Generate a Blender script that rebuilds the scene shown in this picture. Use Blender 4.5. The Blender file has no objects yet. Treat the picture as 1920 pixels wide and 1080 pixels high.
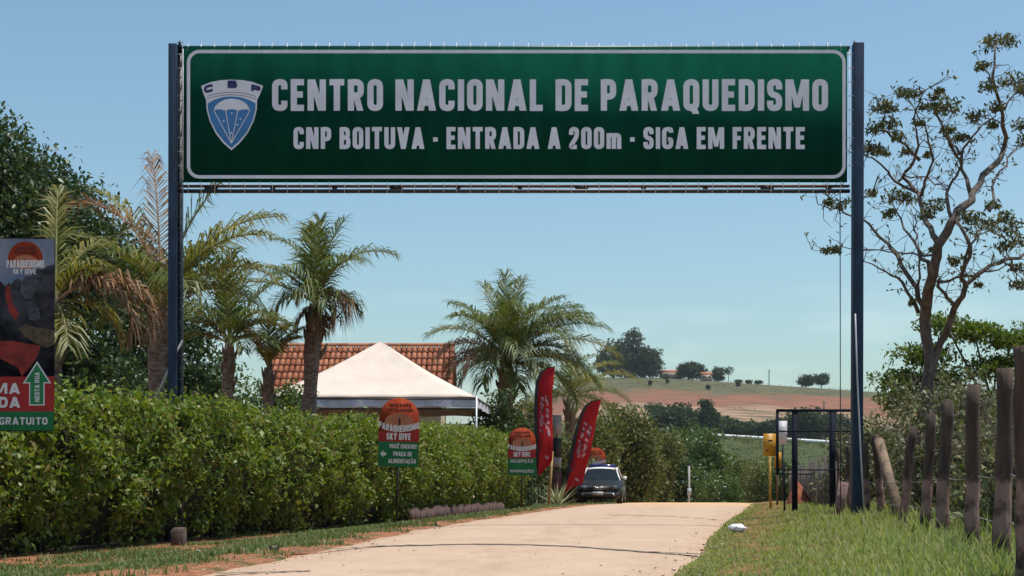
import bpy, math, random
import numpy as np
from mathutils import Vector, Matrix

# ---------------------------------------------------------------- camera, sky, sun, exposure
F, H0, EYE = 2600.0, 897.0, 0.73        # focal length in photo pixels, horizon row, eye height
sc = bpy.context.scene
C = sc.collection
cam = bpy.data.cameras.new('camera'); cam_o = bpy.data.objects.new('camera', cam); C.objects.link(cam_o)
cam.sensor_width = 36.0; cam.lens = 36.0 * F / 1920.0; cam.shift_y = (H0 - 540.0) / 1920.0
cam.clip_start = 0.1; cam.clip_end = 20000.0
cam_o.location = (0, 0, EYE); cam_o.rotation_euler = (math.radians(90), 0, 0)
sc.camera = cam_o

SUN_AZ, SUN_EL = math.radians(88), math.radians(74)      # azimuth from +Y towards +X
wd = bpy.data.worlds.new('World'); sc.world = wd; wd.use_nodes = True
nt = wd.node_tree; nt.nodes.clear()
sky = nt.nodes.new('ShaderNodeTexSky'); sky.sky_type = 'NISHITA'; sky.sun_disc = False
sky.sun_elevation = SUN_EL; sky.sun_rotation = SUN_AZ
sky.air_density = 1.2; sky.dust_density = 1.6; sky.ozone_density = 1.8; sky.altitude = 300
bg = nt.nodes.new('ShaderNodeBackground'); bg.inputs[1].default_value = 0.127
wo = nt.nodes.new('ShaderNodeOutputWorld')
tc = nt.nodes.new('ShaderNodeTexCoord'); mp = nt.nodes.new('ShaderNodeMapping'); mp.inputs['Scale'].default_value = (9, 9, 46)
nz = nt.nodes.new('ShaderNodeTexNoise'); nz.inputs['Scale'].default_value = 1.0; nz.inputs['Detail'].default_value = 6
cr = nt.nodes.new('ShaderNodeValToRGB'); cr.color_ramp.elements[0].position = 0.50; cr.color_ramp.elements[1].position = 0.84
sx = nt.nodes.new('ShaderNodeSeparateXYZ'); mr = nt.nodes.new('ShaderNodeMapRange')
mr.inputs[1].default_value = 0.07; mr.inputs[2].default_value = 0.14; mr.inputs[3].default_value = 1; mr.inputs[4].default_value = 0
mm = nt.nodes.new('ShaderNodeMath'); mm.operation = 'MULTIPLY'
mx = nt.nodes.new('ShaderNodeMix'); mx.data_type = 'RGBA'; mx.inputs[7].default_value = (6.6, 6.6, 6.8, 1)
L = nt.links.new
L(tc.outputs['Generated'], mp.inputs[0]); L(mp.outputs[0], nz.inputs[0]); L(nz.outputs[0], cr.inputs[0])
L(tc.outputs['Generated'], sx.inputs[0]); L(sx.outputs[2], mr.inputs[0]); L(cr.outputs[0], mm.inputs[0]); L(mr.outputs[0], mm.inputs[1])
L(mm.outputs[0], mx.inputs[0]); L(sky.outputs[0], mx.inputs[6]); wb = nt.nodes.new('ShaderNodeMix'); wb.data_type = 'RGBA'; wb.blend_type = 'MULTIPLY'; wb.inputs[0].default_value = 1; wb.inputs[7].default_value = (.91, 1.07, 1.05, 1)   # the camera's white balance
L(mx.outputs[2], wb.inputs[6]); L(wb.outputs[2], bg.inputs[0]); L(bg.outputs[0], wo.inputs[0])
sl = bpy.data.lights.new('sun', 'SUN'); sl.energy = 4.65; sl.angle = math.radians(0.53); sl.color = (1.0, 0.95, 0.87)
so = bpy.data.objects.new('sun', sl); C.objects.link(so)
SD = Vector((math.sin(SUN_AZ) * math.cos(SUN_EL), math.cos(SUN_AZ) * math.cos(SUN_EL), math.sin(SUN_EL)))
so.rotation_euler = (-SD).to_track_quat('-Z', 'Y').to_euler(); so.location = (20, 10, 60)
vs = sc.view_settings; vs.view_transform = 'Standard'; vs.look = 'None'; vs.exposure = 0.04; vs.gamma = 1.0
vs.use_curve_mapping = False

rng = np.random.default_rng(7); random.seed(7)
R = math.radians

def P(px, py, Y):
    return Vector(((px - 960.0) / F * Y, Y, EYE + (H0 - py) / F * Y))

# ---------------------------------------------------------------- terrain
def pchip(xs, ys, q):
    xs = np.asarray(xs, float); ys = np.asarray(ys, float); q = np.clip(q, xs[0], xs[-1])
    h = np.diff(xs); d = np.diff(ys) / h; m = np.zeros_like(ys)
    for i in range(1, len(xs) - 1):
        if d[i-1] * d[i] > 0:
            w1 = 2*h[i] + h[i-1]; w2 = h[i] + 2*h[i-1]
            m[i] = (w1 + w2) / (w1/d[i-1] + w2/d[i])
    m[0] = d[0]; m[-1] = d[-1]
    k = np.clip(np.searchsorted(xs, q) - 1, 0, len(xs) - 2)
    t = (q - xs[k]) / h[k]
    return ((2*t**3 - 3*t**2 + 1)*ys[k] + (t**3 - 2*t**2 + t)*h[k]*m[k] + (-2*t**3 + 3*t**2)*ys[k+1] + (t**3 - t**2)*h[k]*m[k+1])

def smooth(a, b, x):
    t = np.clip((x - a) / (b - a), 0, 1); return t*t*(3 - 2*t)

RY = [2, 10.4, 13.3, 16.8, 20.5, 24, 30, 37, 45, 55, 70, 90, 130]
RLX = [-3.0, -2.47, -2.04, -1.7, -1.26, -0.7, 0.42, 1.75, 3.0, 4.2, 5.6, 7.3, 11]
RRX = [0.6, 1.32, 1.95, 2.5, 3.2, 3.85, 5.1, 6.45, 7.9, 9.6, 11.6, 14.0, 19]
def road_l(y): return np.interp(y, RY, RLX)
def road_r(y): return np.interp(y, RY, RRX)

HGY = [10, 14, 18, 21, 25, 29, 34, 40, 47, 55]; HGX = [-7.5, -6.6, -5.6, -4.75, -3.55, -2.4, -1.4, -.45, .55, 1.6]
def crest(x):
    return 51.6 - np.clip(x - 75, 0, 400)*0.067 - np.clip(34 - x, 0, 100)*0.45
def hway(x):
    return 11.0 - np.clip(x - 50, -60, 150)*0.058
KY = [-60, 0, 36, 45, 53, 62, 72, 90, 120, 160, 220, 300, 346, 378, 430, 540, 600, 640, 700, 770, 1000, 2200, 9000]
KA = [0, 0, 0, -.10, -.24, -.36, -.9, -2.6, -5.5, -6, -4, 0, 0, 0, 0, 0, 0, 0, 0, -1, -10, -30, -60]
KB = [0]*10 + [0.05, .55, 1, 1, 1.0, .45, .2, .1] + [0]*5
KC = [0]*14 + [0.06, .44, .66, .84, 1, 1, 1, 1, 1]
def hz(x, y):
    x = np.asarray(x, float); y = np.asarray(y, float)
    z = pchip(KY, KA, y) + pchip(KY, KB, y)*hway(x) + pchip(KY, KC, y)*crest(x)
    near = 1 - smooth(60, 90, y)
    l = road_l(y) - x; r = x - road_r(y)
    z = z + near * (-0.24*smooth(0.3, 3.2, l) + 0.06*smooth(0.2, 1.2, r))
    z = z + near * 0.02*np.sin(x*1.7 + y*.6)*np.sin(y*1.1 - x*.4)*(smooth(.2, .8, l) + smooth(.2, .8, r))
    return z
def gz(x, y): return float(hz(x, y))

# ---------------------------------------------------------------- materials
MATS = {}
def mat(name, col, rough=0.75, var=0.15, scale=8.0, bump=0.0, metal=0.0, col2=None, lo=0.35, hi=0.65, detail=5, coat=0.0, coords='Object', bscale=None, stretch=None, spec=None):
    if name in MATS: return MATS[name]
    m = bpy.data.materials.new(name); m.use_nodes = True; MATS[name] = m
    t = m.node_tree; b = t.nodes['Principled BSDF']
    b.inputs['Roughness'].default_value = rough; b.inputs['Metallic'].default_value = metal
    if spec is not None: b.inputs['Specular IOR Level'].default_value = spec
    if coat: b.inputs['Coat Weight'].default_value = coat
    c = np.array(col[:3]); c2 = np.array(col2[:3]) if col2 is not None else np.clip(c*(1 - var*1.6), 0, 1)
    if col2 is None: c = np.clip(c*(1 + var), 0, 1)
    tcn = t.nodes.new('ShaderNodeTexCoord'); n = t.nodes.new('ShaderNodeTexNoise')
    n.inputs['Scale'].default_value = scale; n.inputs['Detail'].default_value = detail; n.inputs['Roughness'].default_value = .62
    src = tcn.outputs[coords]
    if stretch:
        mpn = t.nodes.new('ShaderNodeMapping'); mpn.inputs['Scale'].default_value = stretch
        t.links.new(src, mpn.inputs[0]); src = mpn.outputs[0]
    t.links.new(src, n.inputs['Vector'])
    r = t.nodes.new('ShaderNodeValToRGB'); r.color_ramp.elements[0].position = lo; r.color_ramp.elements[1].position = hi
    r.color_ramp.elements[0].color = (*c2, 1); r.color_ramp.elements[1].color = (*c, 1)
    t.links.new(n.outputs[0], r.inputs[0]); t.links.new(r.outputs[0], b.inputs['Base Color'])
    if bump:
        bn = t.nodes.new('ShaderNodeBump'); bn.inputs['Strength'].default_value = bump; bn.inputs['Distance'].default_value = 0.02
        n2 = t.nodes.new('ShaderNodeTexNoise'); n2.inputs['Scale'].default_value = bscale or scale*3; n2.inputs['Detail'].default_value = 6
        t.links.new(src, n2.inputs['Vector']); t.links.new(n2.outputs[0], bn.inputs['Height']); t.links.new(bn.outputs[0], b.inputs['Normal'])
    return m

def leafmat(name, cols, trans=0.35, rough=0.45, spec=0.4):
    """leaf colours picked per leaf (random per island), part of the light passes through"""
    if name in MATS: return MATS[name]
    m = bpy.data.materials.new(name); m.use_nodes = True; MATS[name] = m
    t = m.node_tree; b = t.nodes['Principled BSDF']; out = t.nodes['Material Output']
    b.inputs['Roughness'].default_value = rough; b.inputs['Specular IOR Level'].default_value = spec
    g = t.nodes.new('ShaderNodeNewGeometry'); r = t.nodes.new('ShaderNodeValToRGB')
    el = r.color_ramp.elements
    while len(el) < len(cols): el.new(0.5)
    for i, c in enumerate(cols):
        el[i].position = i/(len(cols) - 1); el[i].color = (*c, 1)
    t.links.new(g.outputs['Random Per Island'], r.inputs[0]); t.links.new(r.outputs[0], b.inputs['Base Color'])
    tr = t.nodes.new('ShaderNodeBsdfTranslucent'); hs = t.nodes.new('ShaderNodeHueSaturation')
    hs.inputs['Hue'].default_value = .485; hs.inputs['Saturation'].default_value = 1.15; hs.inputs['Value'].default_value = 1.3
    t.links.new(r.outputs[0], hs.inputs['Color']); t.links.new(hs.outputs[0], tr.inputs[0])
    ms = t.nodes.new('ShaderNodeMixShader'); ms.inputs[0].default_value = trans
    t.links.new(b.outputs[0], ms.inputs[1]); t.links.new(tr.outputs[0], ms.inputs[2]); t.links.new(ms.outputs[0], out.inputs[0])
    return m

# ---------------------------------------------------------------- mesh builder
class MB:
    def __init__(s): s.v = []; s.f = []; s.n = 0
    def add(s, verts, faces):
        verts = np.asarray(verts, float).reshape(-1, 3)
        for f in faces: s.f.append(tuple(int(i) + s.n for i in f))
        s.v.append(verts); s.n += len(verts); return s
    def bulk(s, verts, faces):           # verts (N,k,3); faces: one pattern per item
        N, k = verts.shape[:2]; base = (np.arange(N)*k + s.n)[:, None]
        for pat in faces: s.f.extend(map(tuple, (base + np.array(pat)[None, :]).tolist()))
        s.v.append(verts.reshape(-1, 3)); s.n += N*k; return s
    def box(s, c, d, rz=0.0, M=None):
        x, y, z = [q/2 for q in d]
        v = np.array([(-x,-y,-z),(x,-y,-z),(x,y,-z),(-x,y,-z),(-x,-y,z),(x,-y,z),(x,y,z),(-x,y,z)])
        if rz:
            a, b = math.cos(rz), math.sin(rz); v[:, :2] = np.stack([v[:,0]*a - v[:,1]*b, v[:,0]*b + v[:,1]*a], 1)
        if M is not None: v = v @ np.array(M).T
        return s.add(v + np.array(c), [(0,3,2,1),(4,5,6,7),(0,1,5,4),(1,2,6,5),(2,3,7,6),(3,0,4,7)])
    def tube(s, pts, rad, n=8, cap=True, jit=0.0):
        pts = [Vector(p) for p in pts]; k = len(pts)
        rad = [rad]*k if np.isscalar(rad) else list(rad)
        vs_, up = [], None
        for i in range(k):
            d = (pts[min(i+1, k-1)] - pts[max(i-1, 0)]).normalized()
            if up is None: up = d.orthogonal().normalized()
            up = (up - d*up.dot(d)).normalized(); sd = d.cross(up)
            for j in range(n):
                a = 2*math.pi*j/n; rr = rad[i]*(1 + (random.uniform(-jit, jit) if jit else 0))
                vs_.append(pts[i] + (up*math.cos(a) + sd*math.sin(a))*rr)
        fs = [(i*n + j, i*n + (j+1) % n, (i+1)*n + (j+1) % n, (i+1)*n + j) for i in range(k-1) for j in range(n)]
        if cap: fs += [tuple(range(n))[::-1], tuple((k-1)*n + j for j in range(n))]
        return s.add([tuple(q) for q in vs_], fs)
    def prism(s, poly, y0, y1):          # outline in x,z extruded along y (y0 = front)
        n = len(poly); v = [(x, y0, z) for x, z in poly] + [(x, y1, z) for x, z in poly]
        return s.add(v, [tuple(range(n)), tuple(range(2*n-1, n-1, -1))] + [(i, i+n, (i+1) % n + n, (i+1) % n) for i in range(n)])
    def sheet(s, poly, y):               # flat print: outline in x,z at depth y
        return s.add([(x, y, z) for x, z in poly], [tuple(range(len(poly)))])
    def ribbon(s, pts, w, y, closed=False):
        p = np.asarray(pts, float); n = len(p); lft, rgt = [], []
        for i in range(n):
            a = p[i] - p[i-1] if (closed or i > 0) else p[1] - p[0]
            b = p[(i+1) % n] - p[i] if (closed or i < n-1) else p[-1] - p[-2]
            a = a/np.linalg.norm(a); b = b/np.linalg.norm(b)
            na = np.array([-a[1], a[0]]); nb = np.array([-b[1], b[0]]); m = na + nb; m = m/max(np.linalg.norm(m), 1e-6)
            m = m*min(1/max(m.dot(na), .3), 2.0)*w/2
            lft.append(p[i] + m); rgt.append(p[i] - m)
        v = [(q[0], y, q[1]) for q in lft] + [(q[0], y, q[1]) for q in rgt]
        return s.add(v, [(i+n, (i+1) % n + n, (i+1) % n, i) for i in range(n if closed else n-1)])
    def build(s, name, m, parent=None, loc=None, smooth=False, kind=None):
        me = bpy.data.meshes.new(name)
        V = np.concatenate(s.v) if s.v else np.zeros((0, 3))
        ln = np.array([len(f) for f in s.f], np.int32)
        me.vertices.add(len(V)); me.vertices.foreach_set('co', V.astype(np.float32).ravel())
        me.loops.add(int(ln.sum())); me.polygons.add(len(ln))
        me.loops.foreach_set('vertex_index', np.array([i for f in s.f for i in f], np.int32))
        me.polygons.foreach_set('loop_start', np.concatenate([[0], np.cumsum(ln)[:-1]]).astype(np.int32))
        me.polygons.foreach_set('loop_total', ln)
        if smooth: me.polygons.foreach_set('use_smooth', np.ones(len(ln), bool))
        me.update(calc_edges=True); me.validate()
        me.materials.append(m)
        return link(name, me, parent, loc, kind)

def link(name, me, parent=None, loc=None, kind=None):
    o = bpy.data.objects.new(name, me); C.objects.link(o)
    if parent is not None: o.parent = parent
    if loc is not None: o.location = loc
    if kind: o['kind'] = kind
    return o
def tag(o, label, cat, group=None):
    o['label'] = label; o['category'] = cat
    if group: o['group'] = group
    return o
def thing(name, label, cat, loc, rz=0.0, group=None):
    o = bpy.data.objects.new(name, None); C.objects.link(o); o.empty_display_size = .2
    o.location = loc; o.rotation_euler = (0, 0, rz)
    return tag(o, label, cat, group)

# ---------------------------------------------------------------- block lettering (flat print)
def fil(pts, r, closed=False):
    out = []; n = len(pts)
    for i in range(n):
        p = np.array(pts[i], float)
        if not closed and i in (0, n-1): out.append(p); continue
        a = np.array(pts[i-1], float) - p; b = np.array(pts[(i+1) % n], float) - p
        la, lb = np.linalg.norm(a), np.linalg.norm(b); k = min(r, la*.499, lb*.499)
        p0 = p + a/la*k; p1 = p + b/lb*k
        for t in np.linspace(0, 1, 6): out.append(p0*(1-t)**2 + 2*p*t*(1-t)*.9 + p*2*t*(1-t)*.1 + p1*t*t)
    return out
# strokes: ('p' path | 'c' closed path, points in the unit centre-line box, fillet) or ('d', x0,y0,x1,y1) slanted bar
BOX = [(0,0),(0,1),(1,1),(1,0)]
G = {
 'A': (.64, [('d',0.02,0,.5,1),('d',.98,0,.5,1),('p',[(.25,.2),(.75,.2)],0)]),
 'B': (.54, [('p',[(0,0),(0,1)],0),('p',[(0,1),(.92,1),(.92,.53),(0,.53)],.3),('p',[(0,.53),(1,.53),(1,0),(0,0)],.3)]),
 'C': (.52, [('p',[(1,.72),(1,1),(0,1),(0,0),(1,0),(1,.28)],.34)]),
 'D': (.54, [('p',[(0,0),(0,1)],0),('p',[(0,1),(1,1),(1,0),(0,0)],.36)]),
 'E': (.46, [('p',[(0,0),(0,1)],0),('p',[(0,1),(1,1)],0),('p',[(0,.52),(.85,.52)],0),('p',[(0,0),(1,0)],0)]),
 'F': (.45, [('p',[(0,0),(0,1)],0),('p',[(0,1),(1,1)],0),('p',[(0,.5),(.85,.5)],0)]),
 'G': (.56, [('p',[(1,.80),(1,1),(0,1),(0,0),(1,0),(1,.42),(.55,.42)],.34)]),
 'H': (.55, [('p',[(0,0),(0,1)],0),('p',[(1,0),(1,1)],0),('p',[(0,.5),(1,.5)],0)]),
 'I': (.0, [('p',[(.5,0),(.5,1)],0)]),
 'K': (.56, [('p',[(0,0),(0,1)],0),('d',.3,.45,.86,1),('d',.35,.55,.9,0)]),
 'L': (.45, [('p',[(0,0),(0,1)],0),('p',[(0,0),(1,0)],0)]),
 'M': (.80, [('p',[(0,0),(0,1)],0),('p',[(1,0),(1,1)],0),('d',.12,1,.5,.1),('d',.88,1,.5,.1)]),
 'N': (.62, [('p',[(0,0),(0,1)],0),('p',[(1,0),(1,1)],0),('d',.12,1,.88,0)]),
 'O': (.53, [('c',BOX,.34)]),
 'P': (.52, [('p',[(0,0),(0,1)],0),('p',[(0,1),(1,1),(1,.44),(0,.44)],.34)]),
 'Q': (.54, [('c',BOX,.34),('d',.5,.22,.98,-.1)]),
 'R': (.55, [('p',[(0,0),(0,1)],0),('p',[(0,1),(.98,1),(.98,.48),(0,.48)],.32),('d',.52,.5,.92,0)]),
 'S': (.51, [('p',[(1,.72),(1,1),(0,1),(0,.54),(1,.46),(1,0),(0,0),(0,.28)],.3)]),
 'T': (.52, [('p',[(.5,0),(.5,1)],0),('p',[(0,1),(1,1)],0)]),
 'U': (.54, [('p',[(0,1),(0,0),(1,0),(1,1)],.36)]),
 'V': (.60, [('d',0,1,.5,0),('d',1,1,.5,0)]),
 'Y': (.58, [('d',0,1,.5,.42),('d',1,1,.5,.42),('p',[(.5,0),(.5,.45)],0)]),
 '2': (.50, [('p',[(0,.68),(0,1),(1,1),(1,.58),(0.02,.1),(0,0),(1,0)],.3)]),
 '0': (.52, [('c',BOX,.36)]),
 'm': (.74, [('p',[(0,0),(0,.66)],0),('p',[(0,.66),(.5,.66),(.5,0)],.2),('p',[(.5,.66),(1,.66),(1,0)],.2)]),
 '-': (.26, [('p',[(.1,.42),(.9,.42)],0)]), '!': (.0, [('p',[(.5,.34),(.5,1)],0),('p',[(.5,0),(.5,.02)],0)]), ' ': (.20, []),
}
ACC = {'Ç': ('C', [('p',[(.5,-.12),(.5,-.26)],0)]), 'Ã': ('A', [('p',[(.15,1.24),(.5,1.32),(.85,1.24)],.2)]), 'Ê': ('E', [('p',[(.1,1.2),(.5,1.34),(.9,1.2)],0)]),
       'Õ': ('O', [('p',[(.1,1.24),(.5,1.32),(.9,1.24)],.2)])}
def text(mb, s, x0, x1, z0, h, y, t=0.2, gap=0.085, bend=None, step=0.0005):
    """words between x0 and x1, base z0, cap height h, in the plane y (front is -y)"""
    items = []
    for ch in s:
        extra = []
        if ch in ACC: ch, extra = ACC[ch]
        w, st = G[ch]; items.append((max(w, t), st + extra))
    tot = sum(w for w, _ in items) + gap*(len(items) - 1)
    k = (x1 - x0)/h/tot; x = 0.0; q = 0; T = min(t, t*k*1.15)
    if callable(mb): wordf, mb = mb, MB()
    else: wordf = None
    for ci, (w, st) in enumerate(items):
        if wordf and s[ci] == ' ': wordf(mb); mb = MB()
        W = w*k
        if w <= t: W = T
        for e in st:
            yy = y - step*(q % 4); q += 1
            def m(u, v): return (x*k + T/2 + u*(W - T), t/2*.9 + v*(1 - t*.9))
            if e[0] == 'd':
                (ax, _), (bx, _) = m(e[1], 0), m(e[3], 0); hw = T*(.50 if len(st) == 3 and st[0][0] == 'p' and st[1][0] == 'p' else .43 if len(st) == 4 else .55)
                pts = [(ax-hw, e[2]), (ax+hw, e[2]), (bx+hw, e[4]), (bx-hw, e[4])]
                pts = [(min(max(a, x*k - .02), x*k + W + .02), b) for a, b in pts]
                if e[4] > e[2]: pts = [pts[0], pts[1], pts[2], pts[3]]
                else: pts = [pts[3], pts[2], pts[1], pts[0]]
                poly = [(x0 + a*h, z0 + b*h + (bend(x0 + a*h) if bend else 0)) for a, b in pts]
                mb.sheet(poly, yy)
            else:
                pts = [m(u, v) for u, v in e[1]]
                if e[0] == 'p':
                    for i, j in ((0, 1), (-1, -2)):
                        a = np.array(pts[i]); b = np.array(pts[j]); d = a - b; l = np.linalg.norm(d)
                        if l > 1e-6:
                            ex = T*.45 if (e[2] == 0 or (abs(d[0]) < 1e-6 and e[1][i][1] in (0, 1))) else 0.0
                            pts[i] = tuple(a + d/l*ex)
                pp = fil(pts, e[2]*1.0, e[0] == 'c') if e[2] else [np.array(p) for p in pts]
                pp = [(x0 + a*h, z0 + b*h + (bend(x0 + a*h) if bend else 0)) for a, b in pp]
                mb.ribbon(pp, T*h, yy, e[0] == 'c')
        x += w + gap
    if wordf: wordf(mb)
    return mb

def words(m, parent): return lambda mb: mb.build('lettering', m, parent)
# ---------------------------------------------------------------- foliage helpers
def unit(v): return v/np.maximum(np.linalg.norm(v, axis=-1, keepdims=True), 1e-9)
def leaves(mb, c, size, aspect=.5, droop=.0, out=None, outw=0.0):
    """diamond leaves, folded along the midrib; c (N,3)"""
    N = len(c); d = unit(rng.normal(size=(N, 3)) + np.array([0, 0, -droop]))
    nrm = rng.normal(size=(N, 3)) + np.array([0, 0, .5])
    if out is not None: nrm = nrm + out*outw
    s = unit(np.cross(d, unit(nrm))); up = np.cross(s, d)
    sz = (np.asarray(size)*rng.uniform(.65, 1.25, N))[:, None]
    w = sz*aspect*.5
    v = np.stack([c - d*sz*.5, c + s*w + up*w*.35 - d*sz*.08, c + d*sz*.5 - np.array([0, 0, 1])*sz*.1, c - s*w + up*w*.35 - d*sz*.08], 1)
    return mb.bulk(v, [(0, 1, 2, 3)])
def crown_pts(lobes, nclump, per, sig, rnd=.25, shell=.62):
    lobes = np.asarray(lobes, float); wts = (lobes[:, 3]*lobes[:, 4] + lobes[:, 4]*lobes[:, 5]); wts = wts/wts.sum()
    k = rng.choice(len(lobes), nclump, p=wts)
    d = unit(rng.normal(size=(nclump, 3))); r = rng.uniform(shell, 1.0, nclump)[:, None] + rng.normal(0, rnd*.3, (nclump, 1))
    cc = lobes[k, :3] + d*lobes[k, 3:6]*r
    sg = sig*rng.uniform(.6, 1.4, nclump)
    pts = np.repeat(cc, per, 0) + np.clip(rng.normal(size=(nclump*per, 3)), -1.6, 1.6)*np.repeat(sg, per)[:, None]*np.array([1, 1, .7])
    return pts
# ================================================================ THE SETTING
def spaced(a, b, st, lo, hi, gr=1.12):
    c = list(np.arange(a, b + 1e-6, st)); s = st
    while c[-1] < hi: s *= gr; c.append(c[-1] + s)
    s = st
    while c[0] > lo: s *= gr; c.insert(0, c[0] - s)
    return np.array(c)
def grid_mesh(X, Y, Z):
    ny, nx = X.shape; mb = MB(); mb.v.append(np.stack([X, Y, Z], -1).reshape(-1, 3)); mb.n = nx*ny
    i = (np.arange(ny-1)[:, None]*nx + np.arange(nx-1)[None]).ravel()
    mb.f = list(zip(i.tolist(), (i+1).tolist(), (i+1+nx).tolist(), (i+nx).tolist())); return mb

def ground_material():
    m = bpy.data.materials.new('ground'); m.use_nodes = True; t = m.node_tree; b = t.nodes['Principled BSDF']
    b.inputs['Roughness'].default_value = .95; b.inputs['Specular IOR Level'].default_value = .1
    N, K = t.nodes.new, t.links.new
    g = N('ShaderNodeNewGeometry'); sp = N('ShaderNodeSeparateXYZ'); K(g.outputs['Position'], sp.inputs[0])
    def noise(s, d=5, st=None):
        n = N('ShaderNodeTexNoise'); n.inputs['Scale'].default_value = s; n.inputs['Detail'].default_value = d; src = g.outputs['Position']
        if st: q = N('ShaderNodeMapping'); q.inputs['Scale'].default_value = st; K(src, q.inputs[0]); src = q.outputs[0]
        K(src, n.inputs['Vector']); return n.outputs[0]
    def ramp(v, a, c0, bb, c1):
        r = N('ShaderNodeValToRGB'); e = r.color_ramp.elements; e[0].position = a; e[1].position = bb; e[0].color = (*c0, 1); e[1].color = (*c1, 1)
        K(v, r.inputs[0]); return r.outputs[0]
    def mix(f, a, c):
        x = N('ShaderNodeMix'); x.data_type = 'RGBA'; K(f, x.inputs[0]); K(a, x.inputs[6]); K(c, x.inputs[7]); return x.outputs[2]
    def step(v, a, bb):
        r = N('ShaderNodeMapRange'); r.inputs[1].default_value = a; r.inputs[2].default_value = bb; K(v, r.inputs[0]); return r.outputs[0]
    def math_(op, a, c):
        x = N('ShaderNodeMath'); x.operation = op
        K(a, x.inputs[0])
        if isinstance(c, (int, float)): x.inputs[1].default_value = c
        else: K(c, x.inputs[1])
        return x.outputs[0]
    # near: red earth showing through turf
    soil = ramp(noise(7, 12), .3, (.19, .075, .04), .7, (.36, .16, .085))
    turf = ramp(noise(11, 12), .3, (.03, .04, .012), .7, (.12, .125, .045))
    near = mix(ramp(noise(2.2, 12), .48, (0, 0, 0), .62, (1, 1, 1)), soil, turf)
    # fields on the far hill, in bands along the slope
    yy = math_('ADD', sp.outputs[1], math_('MULTIPLY', math_('SUBTRACT', noise(.03, 9), .5), 85.0))
    yy = math_('ADD', yy, math_('MULTIPLY', sp.outputs[0], -.10))
    pasture = ramp(noise(.4, 12, (.4, 1, 1)), .32, (.06, .062, .03), .68, (.135, .128, .072))
    red = ramp(noise(.38, 12, (.16, 1, 1)), .38, (.135, .095, .06), .58, (.27, .105, .068))
    bare = ramp(noise(.34, 12, (.14, 1, 1)), .42, (.12, .095, .06), .60, (.40, .25, .165))
    scrub = ramp(noise(.35, 9), .3, (.03, .045, .014), .7, (.085, .095, .035))
    far = mix(step(yy, 468, 490), scrub, bare)
    far = mix(step(yy, 552, 560), far, red)
    far = mix(step(yy, 596, 622), far, pasture)
    K(mix(step(sp.outputs[1], 60, 75), near, far), b.inputs['Base Color'])
    bp = N('ShaderNodeBump'); bp.inputs['Strength'].default_value = .6; bp.inputs['Distance'].default_value = .03
    K(noise(14, 8), bp.inputs['Height']); K(bp.outputs[0], b.inputs['Normal'])
    return m

xs = spaced(-14, 16, .4, -2600, 2600); ys = spaced(4, 80, .4, -60, 3000, 1.06)
X, Y = np.meshgrid(xs, ys); Z = hz(X, Y)
l = road_l(Y) - X; r = X - road_r(Y)
Z -= .06*(1 - smooth(120, 128, Y))*smooth(-.5, -.1, -np.maximum(l, r) - .35)     # bed under the road slab
grid_mesh(X, Y, Z).build('ground', ground_material(), kind='structure', smooth=True)

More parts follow.
